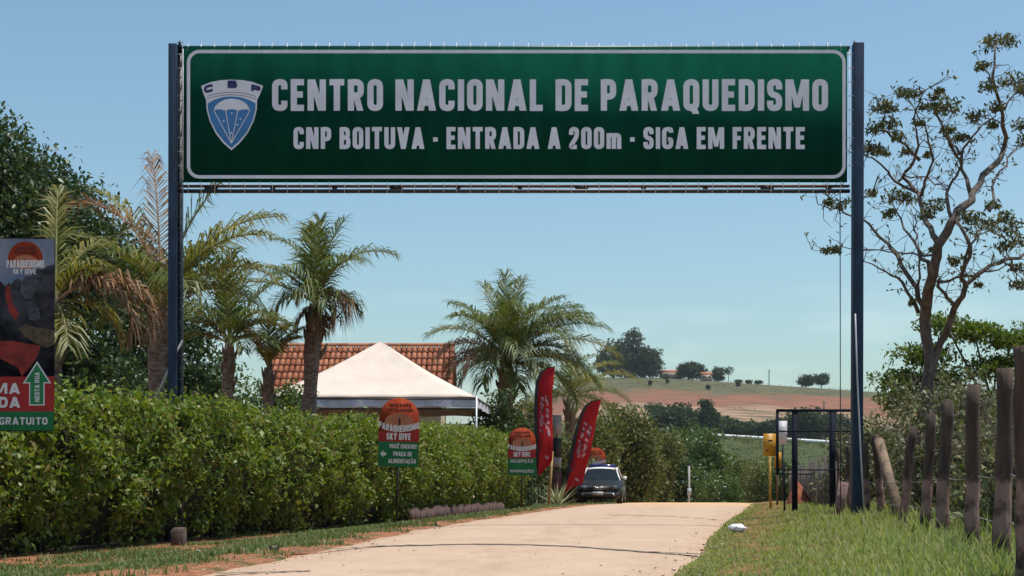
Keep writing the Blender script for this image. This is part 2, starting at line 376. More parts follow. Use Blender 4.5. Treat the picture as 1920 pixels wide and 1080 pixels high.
# road: pale sandy concrete with ragged edges
ys = np.concatenate([np.arange(2, 60, .18), np.arange(60, 128, 1.0)]); us = np.linspace(0, 1, 25)
rag_l = np.convolve(rng.normal(0, .09, len(ys)), np.ones(4)/4, 'same'); rag_r = np.convolve(rng.normal(0, .22, len(ys)), np.ones(5)/5, 'same')
le = road_l(ys) + rag_l; re = road_r(ys) + rag_r
XX = le[:, None] + (re - le)[:, None]*us[None]; YY = np.repeat(ys[:, None], len(us), 1)
ZZ = hz(np.clip(XX, road_l(YY), road_r(YY)), YY) + .012 - .03*np.abs(us*2 - 1)[None]**6
def road_material():
    m = mat('road_concrete', (.52, .375, .27), .9, scale=1.2, col2=(.44, .31, .22), lo=.25, hi=.75, detail=10, bump=.35, bscale=60, coords='Object', spec=.25)
    t = m.node_tree; b = t.nodes['Principled BSDF']
    src = b.inputs['Base Color'].links[0].from_socket
    g = t.nodes.new('ShaderNodeNewGeometry'); n = t.nodes.new('ShaderNodeTexNoise'); n.inputs['Scale'].default_value = 45; n.inputs['Detail'].default_value = 3
    t.links.new(g.outputs['Position'], n.inputs['Vector'])
    rr = t.nodes.new('ShaderNodeValToRGB'); rr.color_ramp.elements[0].position = .3; rr.color_ramp.elements[0].color = (.82, .80, .78, 1); rr.color_ramp.elements[1].position = .62; rr.color_ramp.elements[1].color = (1.08, 1.08, 1.08, 1)
    t.links.new(n.outputs[0], rr.inputs[0])
    x = t.nodes.new('ShaderNodeMix'); x.data_type = 'RGBA'; x.blend_type = 'MULTIPLY'; x.inputs[0].default_value = .55
    t.links.new(src, x.inputs[6]); t.links.new(rr.outputs[0], x.inputs[7])
    uvn = t.nodes.new('ShaderNodeAttribute'); uvn.attribute_name = 'across'
    def mth(op, p, q):
        m_ = t.nodes.new('ShaderNodeMath'); m_.operation = op
        for i_, w_ in enumerate((p, q)):
            if isinstance(w_, (int, float)): m_.inputs[i_].default_value = w_
            else: t.links.new(w_, m_.inputs[i_])
        return m_.outputs[0]
    nb = t.nodes.new('ShaderNodeTexNoise'); nb.inputs['Scale'].default_value = .9; nb.inputs['Detail'].default_value = 8; t.links.new(g.outputs['Position'], nb.inputs['Vector'])
    wob = mth('MULTIPLY', mth('SUBTRACT', nb.outputs[0], .5), .10)
    trk = mth('COSINE', mth('MULTIPLY', mth('ADD', uvn.outputs['Fac'], wob), 4*math.pi), 0.0)       # two worn wheel paths
    trk = mth('MULTIPLY', mth('ADD', trk, 1.0), .5)
    st_ = t.nodes.new('ShaderNodeValToRGB'); st_.color_ramp.elements[0].position = .36; st_.color_ramp.elements[0].color = (.70, .62, .55, 1); st_.color_ramp.elements[1].position = .56; st_.color_ramp.elements[1].color = (1, 1, 1, 1)
    n5 = t.nodes.new('ShaderNodeTexNoise'); n5.inputs['Scale'].default_value = 1.7; n5.inputs['Detail'].default_value = 9; n5.inputs['Roughness'].default_value = .7; mp5 = t.nodes.new('ShaderNodeMapping'); mp5.inputs['Scale'].default_value = (1.6, .45, 1)
    t.links.new(g.outputs['Position'], mp5.inputs[0]); t.links.new(mp5.outputs[0], n5.inputs['Vector']); t.links.new(n5.outputs[0], st_.inputs[0])
    xs_ = t.nodes.new('ShaderNodeMix'); xs_.data_type = 'RGBA'; xs_.blend_type = 'MULTIPLY'; t.links.new(mth('ADD', mth('MULTIPLY', trk, .42), .12), xs_.inputs[0])
    t.links.new(x.outputs[2], xs_.inputs[6]); t.links.new(st_.outputs[0], xs_.inputs[7]); x = xs_
    # red earth washed on to the edges
    ed = mth('ABSOLUTE', mth('SUBTRACT', uvn.outputs['Fac'], .5), 0.0); er = t.nodes.new('ShaderNodeMapRange'); er.inputs[1].default_value = .44; er.inputs[2].default_value = .54; er.inputs[4].default_value = .6
    t.links.new(mth('ADD', ed, mth('MULTIPLY', mth('SUBTRACT', n5.outputs[0], .5), .22)), er.inputs[0])
    xe = t.nodes.new('ShaderNodeMix'); xe.data_type = 'RGBA'; xe.inputs[7].default_value = (.40, .22, .12, 1); t.links.new(er.outputs[0], xe.inputs[0]); t.links.new(x.outputs[2], xe.inputs[6]); x = xe
    # orange sand blown over the far end of the slab
    n2 = t.nodes.new('ShaderNodeTexNoise'); n2.inputs['Scale'].default_value = .55; n2.inputs['Detail'].default_value = 6; t.links.new(g.outputs['Position'], n2.inputs['Vector'])
    sp = t.nodes.new('ShaderNodeSeparateXYZ'); t.links.new(g.outputs['Position'], sp.inputs[0])
    ad = t.nodes.new('ShaderNodeMath'); ad.operation = 'MULTIPLY_ADD'; ad.inputs[1].default_value = 26; t.links.new(n2.outputs[0], ad.inputs[0]); t.links.new(sp.outputs[1], ad.inputs[2])
    mr = t.nodes.new('ShaderNodeMapRange'); mr.inputs[1].default_value = 49; mr.inputs[2].default_value = 55; mr.inputs[4].default_value = .75; t.links.new(ad.outputs[0], mr.inputs[0])
    x2 = t.nodes.new('ShaderNodeMix'); x2.data_type = 'RGBA'; x2.inputs[7].default_value = (.60, .36, .17, 1)
    t.links.new(mr.outputs[0], x2.inputs[0]); t.links.new(x.outputs[2], x2.inputs[6]); t.links.new(x2.outputs[2], b.inputs['Base Color'])
    return m
road = grid_mesh(XX, YY, ZZ).build('road', road_material(), kind='structure', smooth=True)
road.data.attributes.new('across', 'FLOAT', 'POINT').data.foreach_set('value', np.tile(us, len(ys)).astype(np.float32))
# pebbles and crumbs along both road edges
npb = 900; py_ = 1/(1/9.5 + rng.uniform(size=npb)*(1/60 - 1/9.5)); sd_ = rng.uniform(size=npb) < .55
px_ = np.where(sd_, road_l(py_) + rng.normal(.05, .22, npb), road_r(py_) + rng.normal(-.08, .22, npb)); mid = rng.uniform(size=npb) < .08; px_ = np.where(mid, road_l(py_) + rng.uniform(size=npb)*(road_r(py_) - road_l(py_)), px_)
pr_ = np.abs(rng.normal(.005, .005, npb)) + .002; cz_ = hz(px_, py_) + .012 + pr_*.3
oc = np.array([(1,0,0),(-1,0,0),(0,1,0),(0,-1,0),(0,0,.7),(0,0,-.7)])
pv = np.stack([px_, py_, cz_], 1)[:, None, :] + oc[None]*pr_[:, None, None]*rng.uniform(.6, 1.3, (npb, 6, 1))
o = MB().bulk(pv, [(0,2,4),(2,1,4),(1,3,4),(3,0,4),(2,0,5),(1,2,5),(3,1,5),(0,3,5)]).build('gravel', leafmat('pebble', [(.36, .22, .14), (.45, .30, .20), (.55, .44, .34), (.40, .28, .2)], 0, .9, .1), kind='stuff'); o['label'] = 'loose gravel and crumbs along the road edges'; o['category'] = 'gravel'
def joint(pts, w, name, m):
    p = [(a, b) for a, b in pts]; mb = MB(); row = []
    for i, (px, py) in enumerate(p):
        yy = EYE*F/(py - H0); xx = (px - 960)/F*yy; ww = w*random.uniform(.6, 1.3)
        row += [(xx, yy - ww/2, gz(xx, yy) + .017), (xx, yy + ww/2, gz(xx, yy) + .017)]
    mb.add(row, [(2*i, 2*i+2, 2*i+3, 2*i+1) for i in range(len(p)-1)]); return mb.build(name, m, road)
def dense(pts, n=40):
    a = np.array(pts, float); return list(zip(np.linspace(a[0,0], a[-1,0], n), np.interp(np.linspace(a[0,0], a[-1,0], n), a[:,0], a[:,1]) + rng.normal(0, .35, n)))
tar = mat('road_tar', (.13, .095, .07), .8, .3, 6)
joint(dense([(545, 1038), (700, 1027), (860, 1023), (1000, 1024), (1100, 1029), (1200, 1037), (1312, 1042)], 60), .20, 'tar_joint', tar)
joint(dense([(1140, 967), (1200, 967.5), (1270, 970), (1350, 976)], 30), .25, 'tar_joint', mat('road_tar_thin', (.34, .25, .17), .9, .2, 6))
joint(dense([(405, 1079), (470, 1077), (582, 1074)], 20), .10, 'tar_joint', tar)

# highway on the embankment beyond the valley
hx = np.linspace(-60, 260, 60); mb = MB()
rows = np.array([[(x, yy, gz(x, yy) + .06) for x in hx] for yy in (350, 361, 374)])
grid_mesh(rows[..., 0], rows[..., 1], rows[..., 2]).build('highway', mat('asphalt', (.09, .09, .09), .9, .2, .5), kind='structure')
for yy, zt, lb in ((349.3, 1.05, 'pale steel guardrail along the near edge of the highway'), (375.2, 1.0, 'pale steel guardrail along the far edge of the highway')):
    gr = thing('guardrail', lb, 'guardrail', (70, yy, gz(70, yy)), 0, 'guardrails of the highway')
    for a, b in zip(hx[20::2][:-1], hx[20::2][1:]):
        m_ = MB(); za = gz(a, yy); zb = gz(b, yy); z0 = gz(70, yy)
        m_.add([(a-70, q, z0*0 + zz - z0 + e) for a, zz in ((a, za), (b, zb)) for q in (-.06, .06) for e in (zt-.8, zt)],
               [(0,4,5,1),(2,3,7,6),(1,5,7,3),(0,2,6,4)])
        m_.build('rail', mat('galvanised', (.82, .82, .82), .5, .1, 1), gr)
        m_ = MB(); m_.box((a-70, .12, za - z0 + zt/2 - .25), (.14, .1, zt + .4)); m_.build('post', MATS['galvanised'], gr)

# ---------------------------------------------------------------- grass
def grass(name, n, ylo, yhi, xlo, xhi, mask, hgt, m, label):
    u = rng.uniform(size=n); y = 1/(1/ylo + u*(1/yhi - 1/ylo))
    x0 = xlo(y); x = x0 + rng.uniform(size=n)*(xhi(y) - x0)
    k = mask(x, y) > rng.uniform(size=n); x, y = x[k], y[k]; n = len(x)
    # tufts
    z = hz(x, y); h = hgt(x, y)*rng.uniform(.45, 1.25, n); a = rng.uniform(0, 2*math.pi, n); lean = rng.uniform(.1, .75, n)*h
    d = np.stack([np.cos(a), np.sin(a), 0*a], 1); s = np.stack([-np.sin(a), np.cos(a), 0*a], 1)
    w = (.006 + .00022*y)*rng.uniform(.7, 1.5, n)
    b = np.stack([x, y, z - .02], 1); up = np.array([0, 0, 1.0])
    m1 = b + up*(h*.6)[:, None] + d*(lean*.35)[:, None]; tip = b + up*h[:, None]*1.0 + d*lean[:, None]
    v = np.stack([b - s*w[:, None], b + s*w[:, None], m1 + s*w[:, None]*.7, m1 - s*w[:, None]*.7, tip], 1)
    o = MB().bulk(v, [(0, 1, 2, 3), (3, 2, 4)]).build(name, m, kind='stuff'); o['label'] = label; o['category'] = 'grass'
def vnoise(x, y, s, seed=0):
    q = np.random.default_rng(seed).uniform(0, 6.28, 12); z = 0
    for i in range(6): z = z + np.sin(x*s*(1+.37*i)*math.cos(q[i]) + y*s*(1+.37*i)*math.sin(q[i]) + q[i+6])
    return z/3.2
gm = leafmat('grass_blade', [(.14, .20, .045), (.20, .275, .06), (.27, .34, .09), (.38, .38, .18), (.21, .29, .065), (.40, .34, .2)], .38, .55, .2)
gm2 = leafmat('verge_blade', [(.07, .13, .03), (.11, .18, .045), (.16, .21, .07), (.24, .21, .11)], .3, .5, .3)
grass('grass', 230000, 8.2, 46, lambda y: road_r(y) - .12, lambda y: road_r(y) + 5.5 + .04*y,
      lambda x, y: (.7 + .3*smooth(-.1, .9, x - road_r(y) + .3*vnoise(x, y, 1.6)))*(.7 + .3*smooth(-.75, -.1, vnoise(x, y, 1.9, 12))),
      lambda x, y: (.035 + (.09 + .07*vnoise(x, y, 1.1, 3) + .05*vnoise(x, y, 3.1, 4))*smooth(.2, 2.6, x - road_r(y)))*np.where(rng.uniform(size=len(x)) < .06, 1.8, 1.0), gm, 'bright green grass verge between the road and the post fence')
grass('grass', 110000, 9.0, 62, lambda y: road_l(y) - 4.4, lambda y: road_l(y) - .06,
      lambda x, y: smooth(-.45, .35, vnoise(x, y, 1.3, 5) + .25)*smooth(.05, .7, road_l(y) - x + .25*vnoise(x, y, 2, 8))*(.12 + .88*smooth(.1, .8, x - pchip(HGY, HGX, y) + .3*vnoise(x, y, 2.3, 14))),
      lambda x, y: .06 + .03*vnoise(x, y, 1.4, 9), gm2, 'short patchy grass strip between the hedge and the road')

# ================================================================ VEGETATION
bark = mat('bark', (.17, .13, .10), .95, .35, 6, bump=.7, stretch=(1, 1, .35))
bark_grey = mat('bark_grey', (.155, .125, .105), .95, col2=(.06, .045, .037), scale=9, bump=.8, stretch=(1, 1, .4))
def hedge_front(y): return float(pchip(HGY, HGX, np.array([float(y)]))[0])
def hedge():
    y0, y1, thick, top = 12.5, 46.5, 1.15, 2.06
    yy = np.linspace(y0, y1, 400); xx = pchip(HGY, HGX, yy); sl = np.concatenate([[0], np.cumsum(np.hypot(np.diff(xx), np.diff(yy)))]); L_ = sl[-1]
    tx, ty = np.gradient(xx, sl), np.gradient(yy, sl)
    def fr(u):           # point on the front line, and the horizontal normal towards the road
        u = np.clip(u, 0, L_); z = 0*u
        return np.stack([np.interp(u, sl, xx), np.interp(u, sl, yy), z], -1), np.stack([np.interp(u, sl, ty), -np.interp(u, sl, tx), z], -1)
    org = np.array([xx[0], yy[0], 0.0])
    root = thing('hedge', 'long clipped green leafy hedge along the left side of the road', 'hedge', (org[0], org[1], gz(org[0], org[1])))
    zb = root.location.z
    def surf(u, v):            # v: 0 foot of the front .. 1 top edge .. 1.5 back edge of the top
        bul = .10*vnoise(u, v*2, 1.5, 21) + .12*vnoise(u, v*2, 3.6, 22) + .09*vnoise(u*1.2, v*1.6, 7.5, 25)
        topz = top + .13*smooth(.45, .8, u/L_) + .06*vnoise(u, u*.3, 1.1, 23) + .07*vnoise(u, v, 4.3, 24)
        front = v < 1
        vf = np.clip(v, 0, 1)
        dep = np.where(front, .46*(1 - smooth(0, .6, vf)) + .16*smooth(.8, 1, vf), .16 + (v - 1)/.5*(thick - .16))
        z = np.where(front, vf*(topz - .05), topz - .12*smooth(1.3, 1.5, v))
        c0, n0 = fr(u); return c0 + n0*(bul - dep)[:, None] + np.array([0, 0, 1])*z[:, None], np.where(front[:, None], n0 + np.array([0, 0, .25]), np.array([0, 0, 1.0]))
    # clumps of leaves spread on the face, more of them up than at the foot
    nc = 9800; u = rng.uniform(0, L_, nc); v = 1.5*rng.uniform(0, 1, nc)
    keep = (v > .05) & (rng.uniform(size=nc) < .42 + .58*smooth(.05, .4, v)); u, v = u[keep], v[keep]
    gap = .7*vnoise(u, v*2.4, 3.2, 41) + .6*vnoise(u*1.2, v*2, 7, 42) > -.38 - .5*smooth(.9, 1.05, v); u, v = u[gap], v[gap]; c, nr = surf(u, v); c = c - nr*rng.uniform(-.06, .22, len(c))[:, None]
    per = 15; sg = rng.uniform(.045, .10, len(c))
    pts = np.repeat(c, per, 0) + rng.normal(size=(len(c)*per, 3))*np.repeat(sg, per)[:, None]
    mb = MB(); leaves(mb, pts - np.array(root.location) + np.array([0, 0, zb]), rng.choice([.06, .08, .10, .115], len(pts)), .55, .45, np.repeat(nr, per, 0), .9)
    # shoots that stand out of the clipped top and face
    ns = 560; u = rng.uniform(0, L_, ns); v = rng.uniform(.55, 1.5, ns); c, nr = surf(u, v)
    sp = np.repeat(c, 9, 0) + np.repeat(nr, 9, 0)*rng.uniform(0, .17, (ns*9, 1)) + rng.normal(size=(ns*9, 3))*.035
    leaves(mb, sp - np.array(root.location) + np.array([0, 0, zb]), .07, .5, .1)
    # long new shoots, each a twig with leaves along it
    tw = MB()
    for i in range(150):
        c0, n0 = surf(np.array([random.uniform(.3, L_)]), np.array([random.uniform(.8, 1.35)])); c0 = c0[0] - np.array(root.location) + [0, 0, zb]; d = Vector(n0[0])*.5 + Vector((random.uniform(-.3, .3), random.uniform(-.3, .3), 1)); d.normalize(); ln = random.uniform(.15, .36)
        e0 = Vector(c0) - d*.08; e1 = e0 + d*(ln + .08); tw.tube([e0, e1], [.005, .002], 4, False); q = np.linspace(.2, 1.05, 9)[:, None]
        leaves(mb, np.array(e0) + q*np.array(e1 - e0) + rng.normal(0, .018, (9, 3)), .06, .5, .1)
    tw.build('shoots', mat('hedge_shoot', (.16, .13, .06), .8, .2, 8), root, kind='stuff')
    # end faces
    for uu in (0.0, L_):
        c0, n0 = fr(np.full(2600, uu)); e = c0 + n0*(-rng.uniform(.1, thick, (2600, 1))) + np.array([0, 0, 1])*rng.uniform(.15, top, (2600, 1)) + rng.normal(size=(2600, 3))*.07
        leaves(mb, e - np.array(root.location) + np.array([0, 0, zb]), .078, .55, .3)
    mb.build('foliage', leafmat('hedge_leaf', [(.05, .09, .015), (.10, .165, .022), (.155, .235, .034), (.22, .285, .055), (.12, .195, .028), (.26, .21, .075), (.15, .225, .036), (.20, .265, .045)], .36, .45, .35), root, kind='stuff')
    # stems inside, then a dark core
    mb = MB()
    RL = np.array(root.location) - [0, 0, zb]
    for i in range(90):
        uu = np.array([L_*(i + random.random())/90]); c0, n0 = fr(uu); bs = c0[0] - n0[0]*random.uniform(.6, .95) - RL
        tp = bs + n0[0]*random.uniform(-.2, .25) + np.array([random.uniform(-.2, .2), random.uniform(-.25, .25), 1.7])
        mb.tube([Vector(bs - [0, 0, .05]), Vector((bs + tp)/2 + [0, random.uniform(-.1, .1), 0]), Vector(tp)], [.022, .018, .008], 5, False)
    mb.build('stems', mat('hedge_stem', (.06, .045, .03), .95, .3, 8), root, kind='stuff')
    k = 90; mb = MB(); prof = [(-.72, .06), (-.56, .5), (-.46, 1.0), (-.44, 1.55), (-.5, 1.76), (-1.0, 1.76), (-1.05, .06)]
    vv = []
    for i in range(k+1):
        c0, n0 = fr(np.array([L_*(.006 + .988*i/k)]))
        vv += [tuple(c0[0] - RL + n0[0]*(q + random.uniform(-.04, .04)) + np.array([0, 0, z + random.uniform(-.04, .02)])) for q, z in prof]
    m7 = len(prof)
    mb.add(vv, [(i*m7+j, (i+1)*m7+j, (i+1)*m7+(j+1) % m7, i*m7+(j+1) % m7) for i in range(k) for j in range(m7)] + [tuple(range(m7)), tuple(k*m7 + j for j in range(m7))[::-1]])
    mb.build('dark_core', mat('hedge_inside', (.03, .032, .014), 1, .4, 9), root)  # closed core, not twigs: its near-black colour supplies the shade between leaves
hedge()

def tree(name, label, loc, lobes, nclump, per, sig, size, m, trunk_h, trunk_r, group=None, limbs=5, aspect=.5, cat='tree', droop=.2, bm=None, shell=.62):
    """lobes in local coordinates (x,y,z,rx,ry,rz)"""
    t = thing(name, label, cat, loc, 0, group)
    mb = MB(); leaves(mb, crown_pts(lobes, nclump, per, sig, shell=shell), size, aspect, droop); mb.build('crown', m, t)
    mb = MB(); top = Vector((random.uniform(-.2, .2)*trunk_r*4, 0, trunk_h))
    mb.tube([(0, 0, -.3), (0, 0, trunk_h*.3), tuple(top*.7), tuple(top)], [trunk_r*1.3, trunk_r, trunk_r*.85, trunk_r*.7], 9, False, .06)
    for i in range(limbs):
        lb = lobes[i % len(lobes)]; e = Vector((lb[0] + random.uniform(-.5, .5)*lb[3], lb[1] + random.uniform(-.5, .5)*lb[4], lb[2] + random.uniform(0, .5)*lb[5]))
        s = top*random.uniform(.6, .95); mid = (s + e)/2 + Vector((random.uniform(-1, 1), random.uniform(-1, 1), random.uniform(-.3, .6)))*trunk_r*2
        mb.tube([s, mid, e], [trunk_r*.55, trunk_r*.35, trunk_r*.12], 6, False)
    mb.build('trunk', bm or bark, t, smooth=True)
    return t
def lobes_for(w, h, z0, n=6, flat=1.0):
    out = [(0, 0, z0 + h*.5, w*.34, w*.34, h*.42), (0, 0, z0 + h*.18, w*.40, w*.38, h*.2)]
    for i in range(n):
        a = 2*math.pi*i/n + random.uniform(-.4, .4); q = random.uniform(.18, .3)
        out.append((math.cos(a)*w*q, math.sin(a)*w*q, z0 + h*random.uniform(.28, .78), w*random.uniform(.17, .27), w*random.uniform(.17, .27), h*random.uniform(.2, .32)*flat))
    return out
LM = {
 'dark': leafmat('leaf_dark', [(.017, .041, .012), (.032, .065, .017), (.058, .099, .026), (.087, .123, .036)], .25, .45, .45),
 'mid': leafmat('leaf_mid', [(.039, .078, .018), (.065, .117, .026), (.098, .150, .036), (.130, .169, .052)], .3, .45, .4),
 'olive': leafmat('leaf_olive', [(.061, .083, .020), (.105, .127, .031), (.143, .160, .046), (.187, .176, .066)], .3, .5, .35),
 'far': leafmat('leaf_far', [(.029, .052, .023), (.046, .071, .030), (.063, .090, .037), (.086, .103, .048)], .2, .7, .15),
 'lime': leafmat('leaf_lime', [(.06, .105, .015), (.095, .15, .022), (.13, .185, .035), (.08, .12, .02)], .4, .45, .35),
 'grey': leafmat('leaf_grey', [(.10, .10, .05), (.14, .15, .06), (.20, .20, .10), (.28, .26, .16), (.08, .115, .03), (.12, .16, .04)], .2, .6, .3),
 'sparse': leafmat('leaf_sparse', [(.04, .055, .016), (.075, .095, .028), (.11, .13, .045), (.17, .16, .075)], .25, .5, .35),
}
def px_tree(name, label, px, ptop, wpx, Y, kind, nclump, per, size, group=None, n=6, crown=.85, sig=None, cat='tree', trunk=.03, bury=0.0, aspect=.5, shell=.62):
    x = (px - 960)/F*Y; zt = EYE + (H0 - ptop)/F*Y; z0 = gz(x, Y); h = zt - z0; w = wpx*Y/F
    ch = h*crown
    return tree(name, label, (x, Y, z0 - bury), lobes_for(w, ch, h - ch, n), nclump, per, sig or w*.045, size, LM[kind], h*.6, max(.05, h*trunk), group, cat=cat, aspect=aspect, shell=shell)

# --- far hill
g_ = 'trees on the far hilltop'
px_tree('broadleaf_tree', 'broad dark tree at the left end of the hilltop grove', 1150, 630, 76, 694, 'far', 340, 14, 1.5, g_, crown=.98, sig=1.1)
px_tree('broadleaf_tree', 'tallest tree of the hilltop grove with a pointed tip', 1186, 622, 84, 702, 'far', 380, 14, 1.5, g_, crown=.98, sig=1.1)
px_tree('broadleaf_tree', 'lower dark tree at the right end of the hilltop grove', 1219, 652, 52, 692, 'far', 260, 14, 1.4, g_, crown=.98, sig=1.0)
px_tree('broadleaf_tree', 'round dark tree between the two red roofed farm buildings', 1297, 679, 60, 690, 'far', 300, 14, 1.2, g_, crown=.98, sig=.9)
px_tree('broadleaf_tree', 'small grey green tree right of the orange roofed farmhouse', 1345, 688, 32, 686, 'far', 160, 14, 1.0, g_, crown=.98, sig=.7)
px_tree('broadleaf_tree', 'thin flat topped tree leaning out at the hilltop', 1366, 687, 24, 692, 'far', 26, 14, .8, g_, crown=.5, sig=.6, trunk=.02)
px_tree('broadleaf_tree', 'left one of the lone pair of hilltop trees', 1511, 702, 36, 690, 'far', 170, 14, 1.0, g_, crown=.92, sig=.7)
px_tree('broadleaf_tree', 'right one of the lone pair of hilltop trees', 1540, 701, 34, 694, 'far', 150, 14, 1.0, g_, crown=.72, sig=.7)
for px, w, lb in ((1385, 16, 'low bush on the ridge nearest the flat topped tree'), (1404, 14, 'low bush in the middle of the ridge row'), (1421, 16, 'low bush at the right end of the ridge row')):
    px_tree('ridge_bush', lb, px, 714, w, 690, 'far', 46, 12, .8, 'bushes on the ridge', crown=1, sig=.5, cat='bush')
for px, Y, w, dz, lb in ((1250, 640, 11, 4.4, 'largest dark shrub on the pasture of the far hill'), (1219, 632, 6, 2.6, 'tiny shrub on the pasture, left of the largest one'), (1328, 628, 7, 2.6, 'tiny shrub on the pasture below the farmhouse'), (1384, 650, 6, 2.4, 'tiny shrub on the pasture below the ridge bushes')):
    x = (px-960)/F*Y; z = gz(x, Y); px_tree('pasture_shrub', lb, px, H0 - (z + dz - EYE)*F/Y, w, Y, 'far', 22, 12, .8, 'shrubs on the far pasture', crown=1, sig=.4, cat='shrub')

# --- wood beyond the highway
g_ = 'trees beyond the highway'
for px, top, w, k, lb in ((1266, 758, 104, 'far', 'round tree left in the row beyond the highway'), (1316, 772, 92, 'far', 'greyish tree in the row beyond the highway, under the tall one'),
        (1332, 754, 40, 'far', 'tall narrow tree rising over the row beyond the highway'), (1372, 786, 70, 'far', 'low tree in the row above the distant vehicle'),
        (1410, 789, 70, 'far', 'tree in the row beyond the highway, left of the yellow sign'), (1455, 790, 70, 'far', 'tree in the row behind the white notice'),
        (1512, 768, 72, 'far', 'biggest tree of the row, seen through the empty frame'), (1562, 770, 82, 'far', 'tree of the row at the right of the empty frame'),
        (1205, 790, 60, 'far', 'tree of the row half hidden by the olive trees')):
    px_tree('broadleaf_tree', lb, px, top, w, 418 + random.uniform(-12, 14), k, 420, 14, 1.1, g_, crown=.99, sig=.8)
px_tree('umbrella_tree', 'dark flat topped tree standing before the bare soil', 1228, 757, 40, 432, 'dark', 90, 12, .8, None, crown=.34, sig=.7, trunk=.035)

def cover(name, label, n, xr, yr, size, h, m, seed):
    x = rng.uniform(*xr, n); y = rng.uniform(*yr, n); k = vnoise(x, y, .12, seed) + rng.normal(0, .5, n) > .1; x, y = x[k], y[k]
    p = np.stack([x, y, hz(x, y) + rng.uniform(0, h, len(x))*(.4 + .6*(vnoise(x, y, .2, seed + 1) > 0))], 1)
    mb = MB(); leaves(mb, p, size, .6, 0); o = mb.build(name, m, kind='stuff'); o['label'] = label; o['category'] = 'undergrowth'
cover('undergrowth', 'weedy green undergrowth on the slope below the highway', 42000, (15, 120), (170, 346), .55, .8, LM['olive'], 31)
cover('undergrowth', 'dry weeds dotted over the pasture and bare soil of the far hill', 6000, (30, 190), (500, 700), .5, .12, LM['far'], 33)
# --- valley and roadside trees near the crest
px_tree('broadleaf_tree', 'big dense green tree in the dip behind the end of the road', 1298, 786, 205, 116, 'mid', 1700, 18, .34, None, n=9, crown=1.0, sig=.34)
px_tree('broadleaf_tree', 'dark tree low in the dip behind the white utility post', 1276, 846, 120, 98, 'dark', 800, 18, .28, None, n=6, crown=1.0, sig=.3)
px_tree('broadleaf_tree', 'tall olive tree behind the parked car', 1180, 748, 130, 76, 'olive', 1000, 16, .24, None, n=8, crown=.97, sig=.28)
px_tree('broadleaf_tree', 'olive tree left of the parked car, under the palm fronds', 1118, 772, 96, 70, 'olive', 480, 16, .22, None, n=7, crown=1.0, sig=.25)
px_tree('broadleaf_tree', 'yellowish olive tree at the road end, right of the car', 1228, 796, 96, 82, 'olive', 760, 16, .22, None, n=6, crown=1.0, sig=.25)
for px, top, w, Y, k, lb in ((1345, 872, 110, 88, 'mid', 'low rounded green bush right of the white utility post'), (1396, 856, 96, 92, 'olive', 'brownish bush at the right end of the road crest'),
        (1432, 846, 90, 84, 'olive', 'bush in the dip behind the yellow sign'), (1385, 838, 100, 130, 'olive', 'scrubby tree on the slope below the highway'), (1478, 862, 80, 66, 'mid', 'bush behind the empty billboard frame')):
    px_tree('roadside_bush', lb, px, top, w, Y, k, 300, 15, .2, 'bushes in the dip', n=6, crown=1.0, sig=.22, cat='bush')

# --- trees behind the hedge on the left
tree('broadleaf_tree', 'tall dark leafy tree at the left edge behind the banner', (-15.8, 44, gz(-15.8, 44)), [(-1.2,0,11.3,1.8,1.8,1.6),(.9,0,10.2,1.3,1.4,1.3),(2.6,0,8.4,1.3,1.3,.9),(0,0,6.9,3.2,3,3.2),(-1.7,0,10.2,2.0,2,2.0),(.2,0,9.6,1.6,1.6,1.7),(-.6,0,7.9,2.2,2,2.2),(1.6,-.5,8.6,2.0,2,1.9),(2.7,0,5.9,1.9,1.9,2.2),(-3,0,6.2,2,2,2.6),(.8,-1,4.0,2.8,2,2.2),(3.0,0,3.2,2.0,2,2.0)], 3900, 15, .30, .20, LM['dark'], 7.4, .3, None, 9)
tree('broadleaf_tree', 'dark tree left of the tallest palm, with long side shoots', (-12.0, 46, gz(-12, 46)), [(0,0,6.8,1.5,1.6,1.9),(1.5,0,8.0,1.1,1,.55),(-.9,0,7.4,1.4,1.2,1.4),(.3,0,4.4,2.0,2,2.3),(1.4,0,4.6,1.0,1,2.0),(-1.4,0,3.4,1.8,1.6,2.0)], 1300, 15, .27, .19, LM['dark'], 5, .22, None, 7)
px_tree('garden_bush', 'rounded green bush behind the hedge, right of the left sign post', 390, 655, 150, 47, 'mid', 520, 15, .17, None, n=7, crown=1.0, sig=.2, cat='bush')
px_tree('garden_bush', 'dark green bush behind the hedge, beside the tallest palm trunk', 225, 640, 120, 40, 'dark', 420, 15, .15, None, n=7, crown=1.0, sig=.2, cat='bush')
px_tree('garden_bush', 'dark bush in the garden under the tall palm right of the tent', 985, 720, 130, 56, 'olive', 420, 15, .17, None, n=7, crown=1.0, sig=.2, cat='bush')
px_tree('garden_bush', 'yellowish bush behind the second red feather flag', 1068, 800, 90, 57, 'olive', 300, 15, .17, None, n=7, crown=1.0, sig=.2, cat='bush')

px_tree('garden_bush', 'leafy bush behind the hedge at the left end of the tent', 522, 704, 130, 42.5, 'mid', 620, 15, .15, None, n=7, crown=1.0, sig=.18, cat='bush')
px_tree('garden_bush', 'dark bush at the foot of the large palm behind the hedge', 945, 735, 150, 49.4, 'dark', 620, 15, .17, None, n=7, crown=1.0, sig=.2, cat='bush')
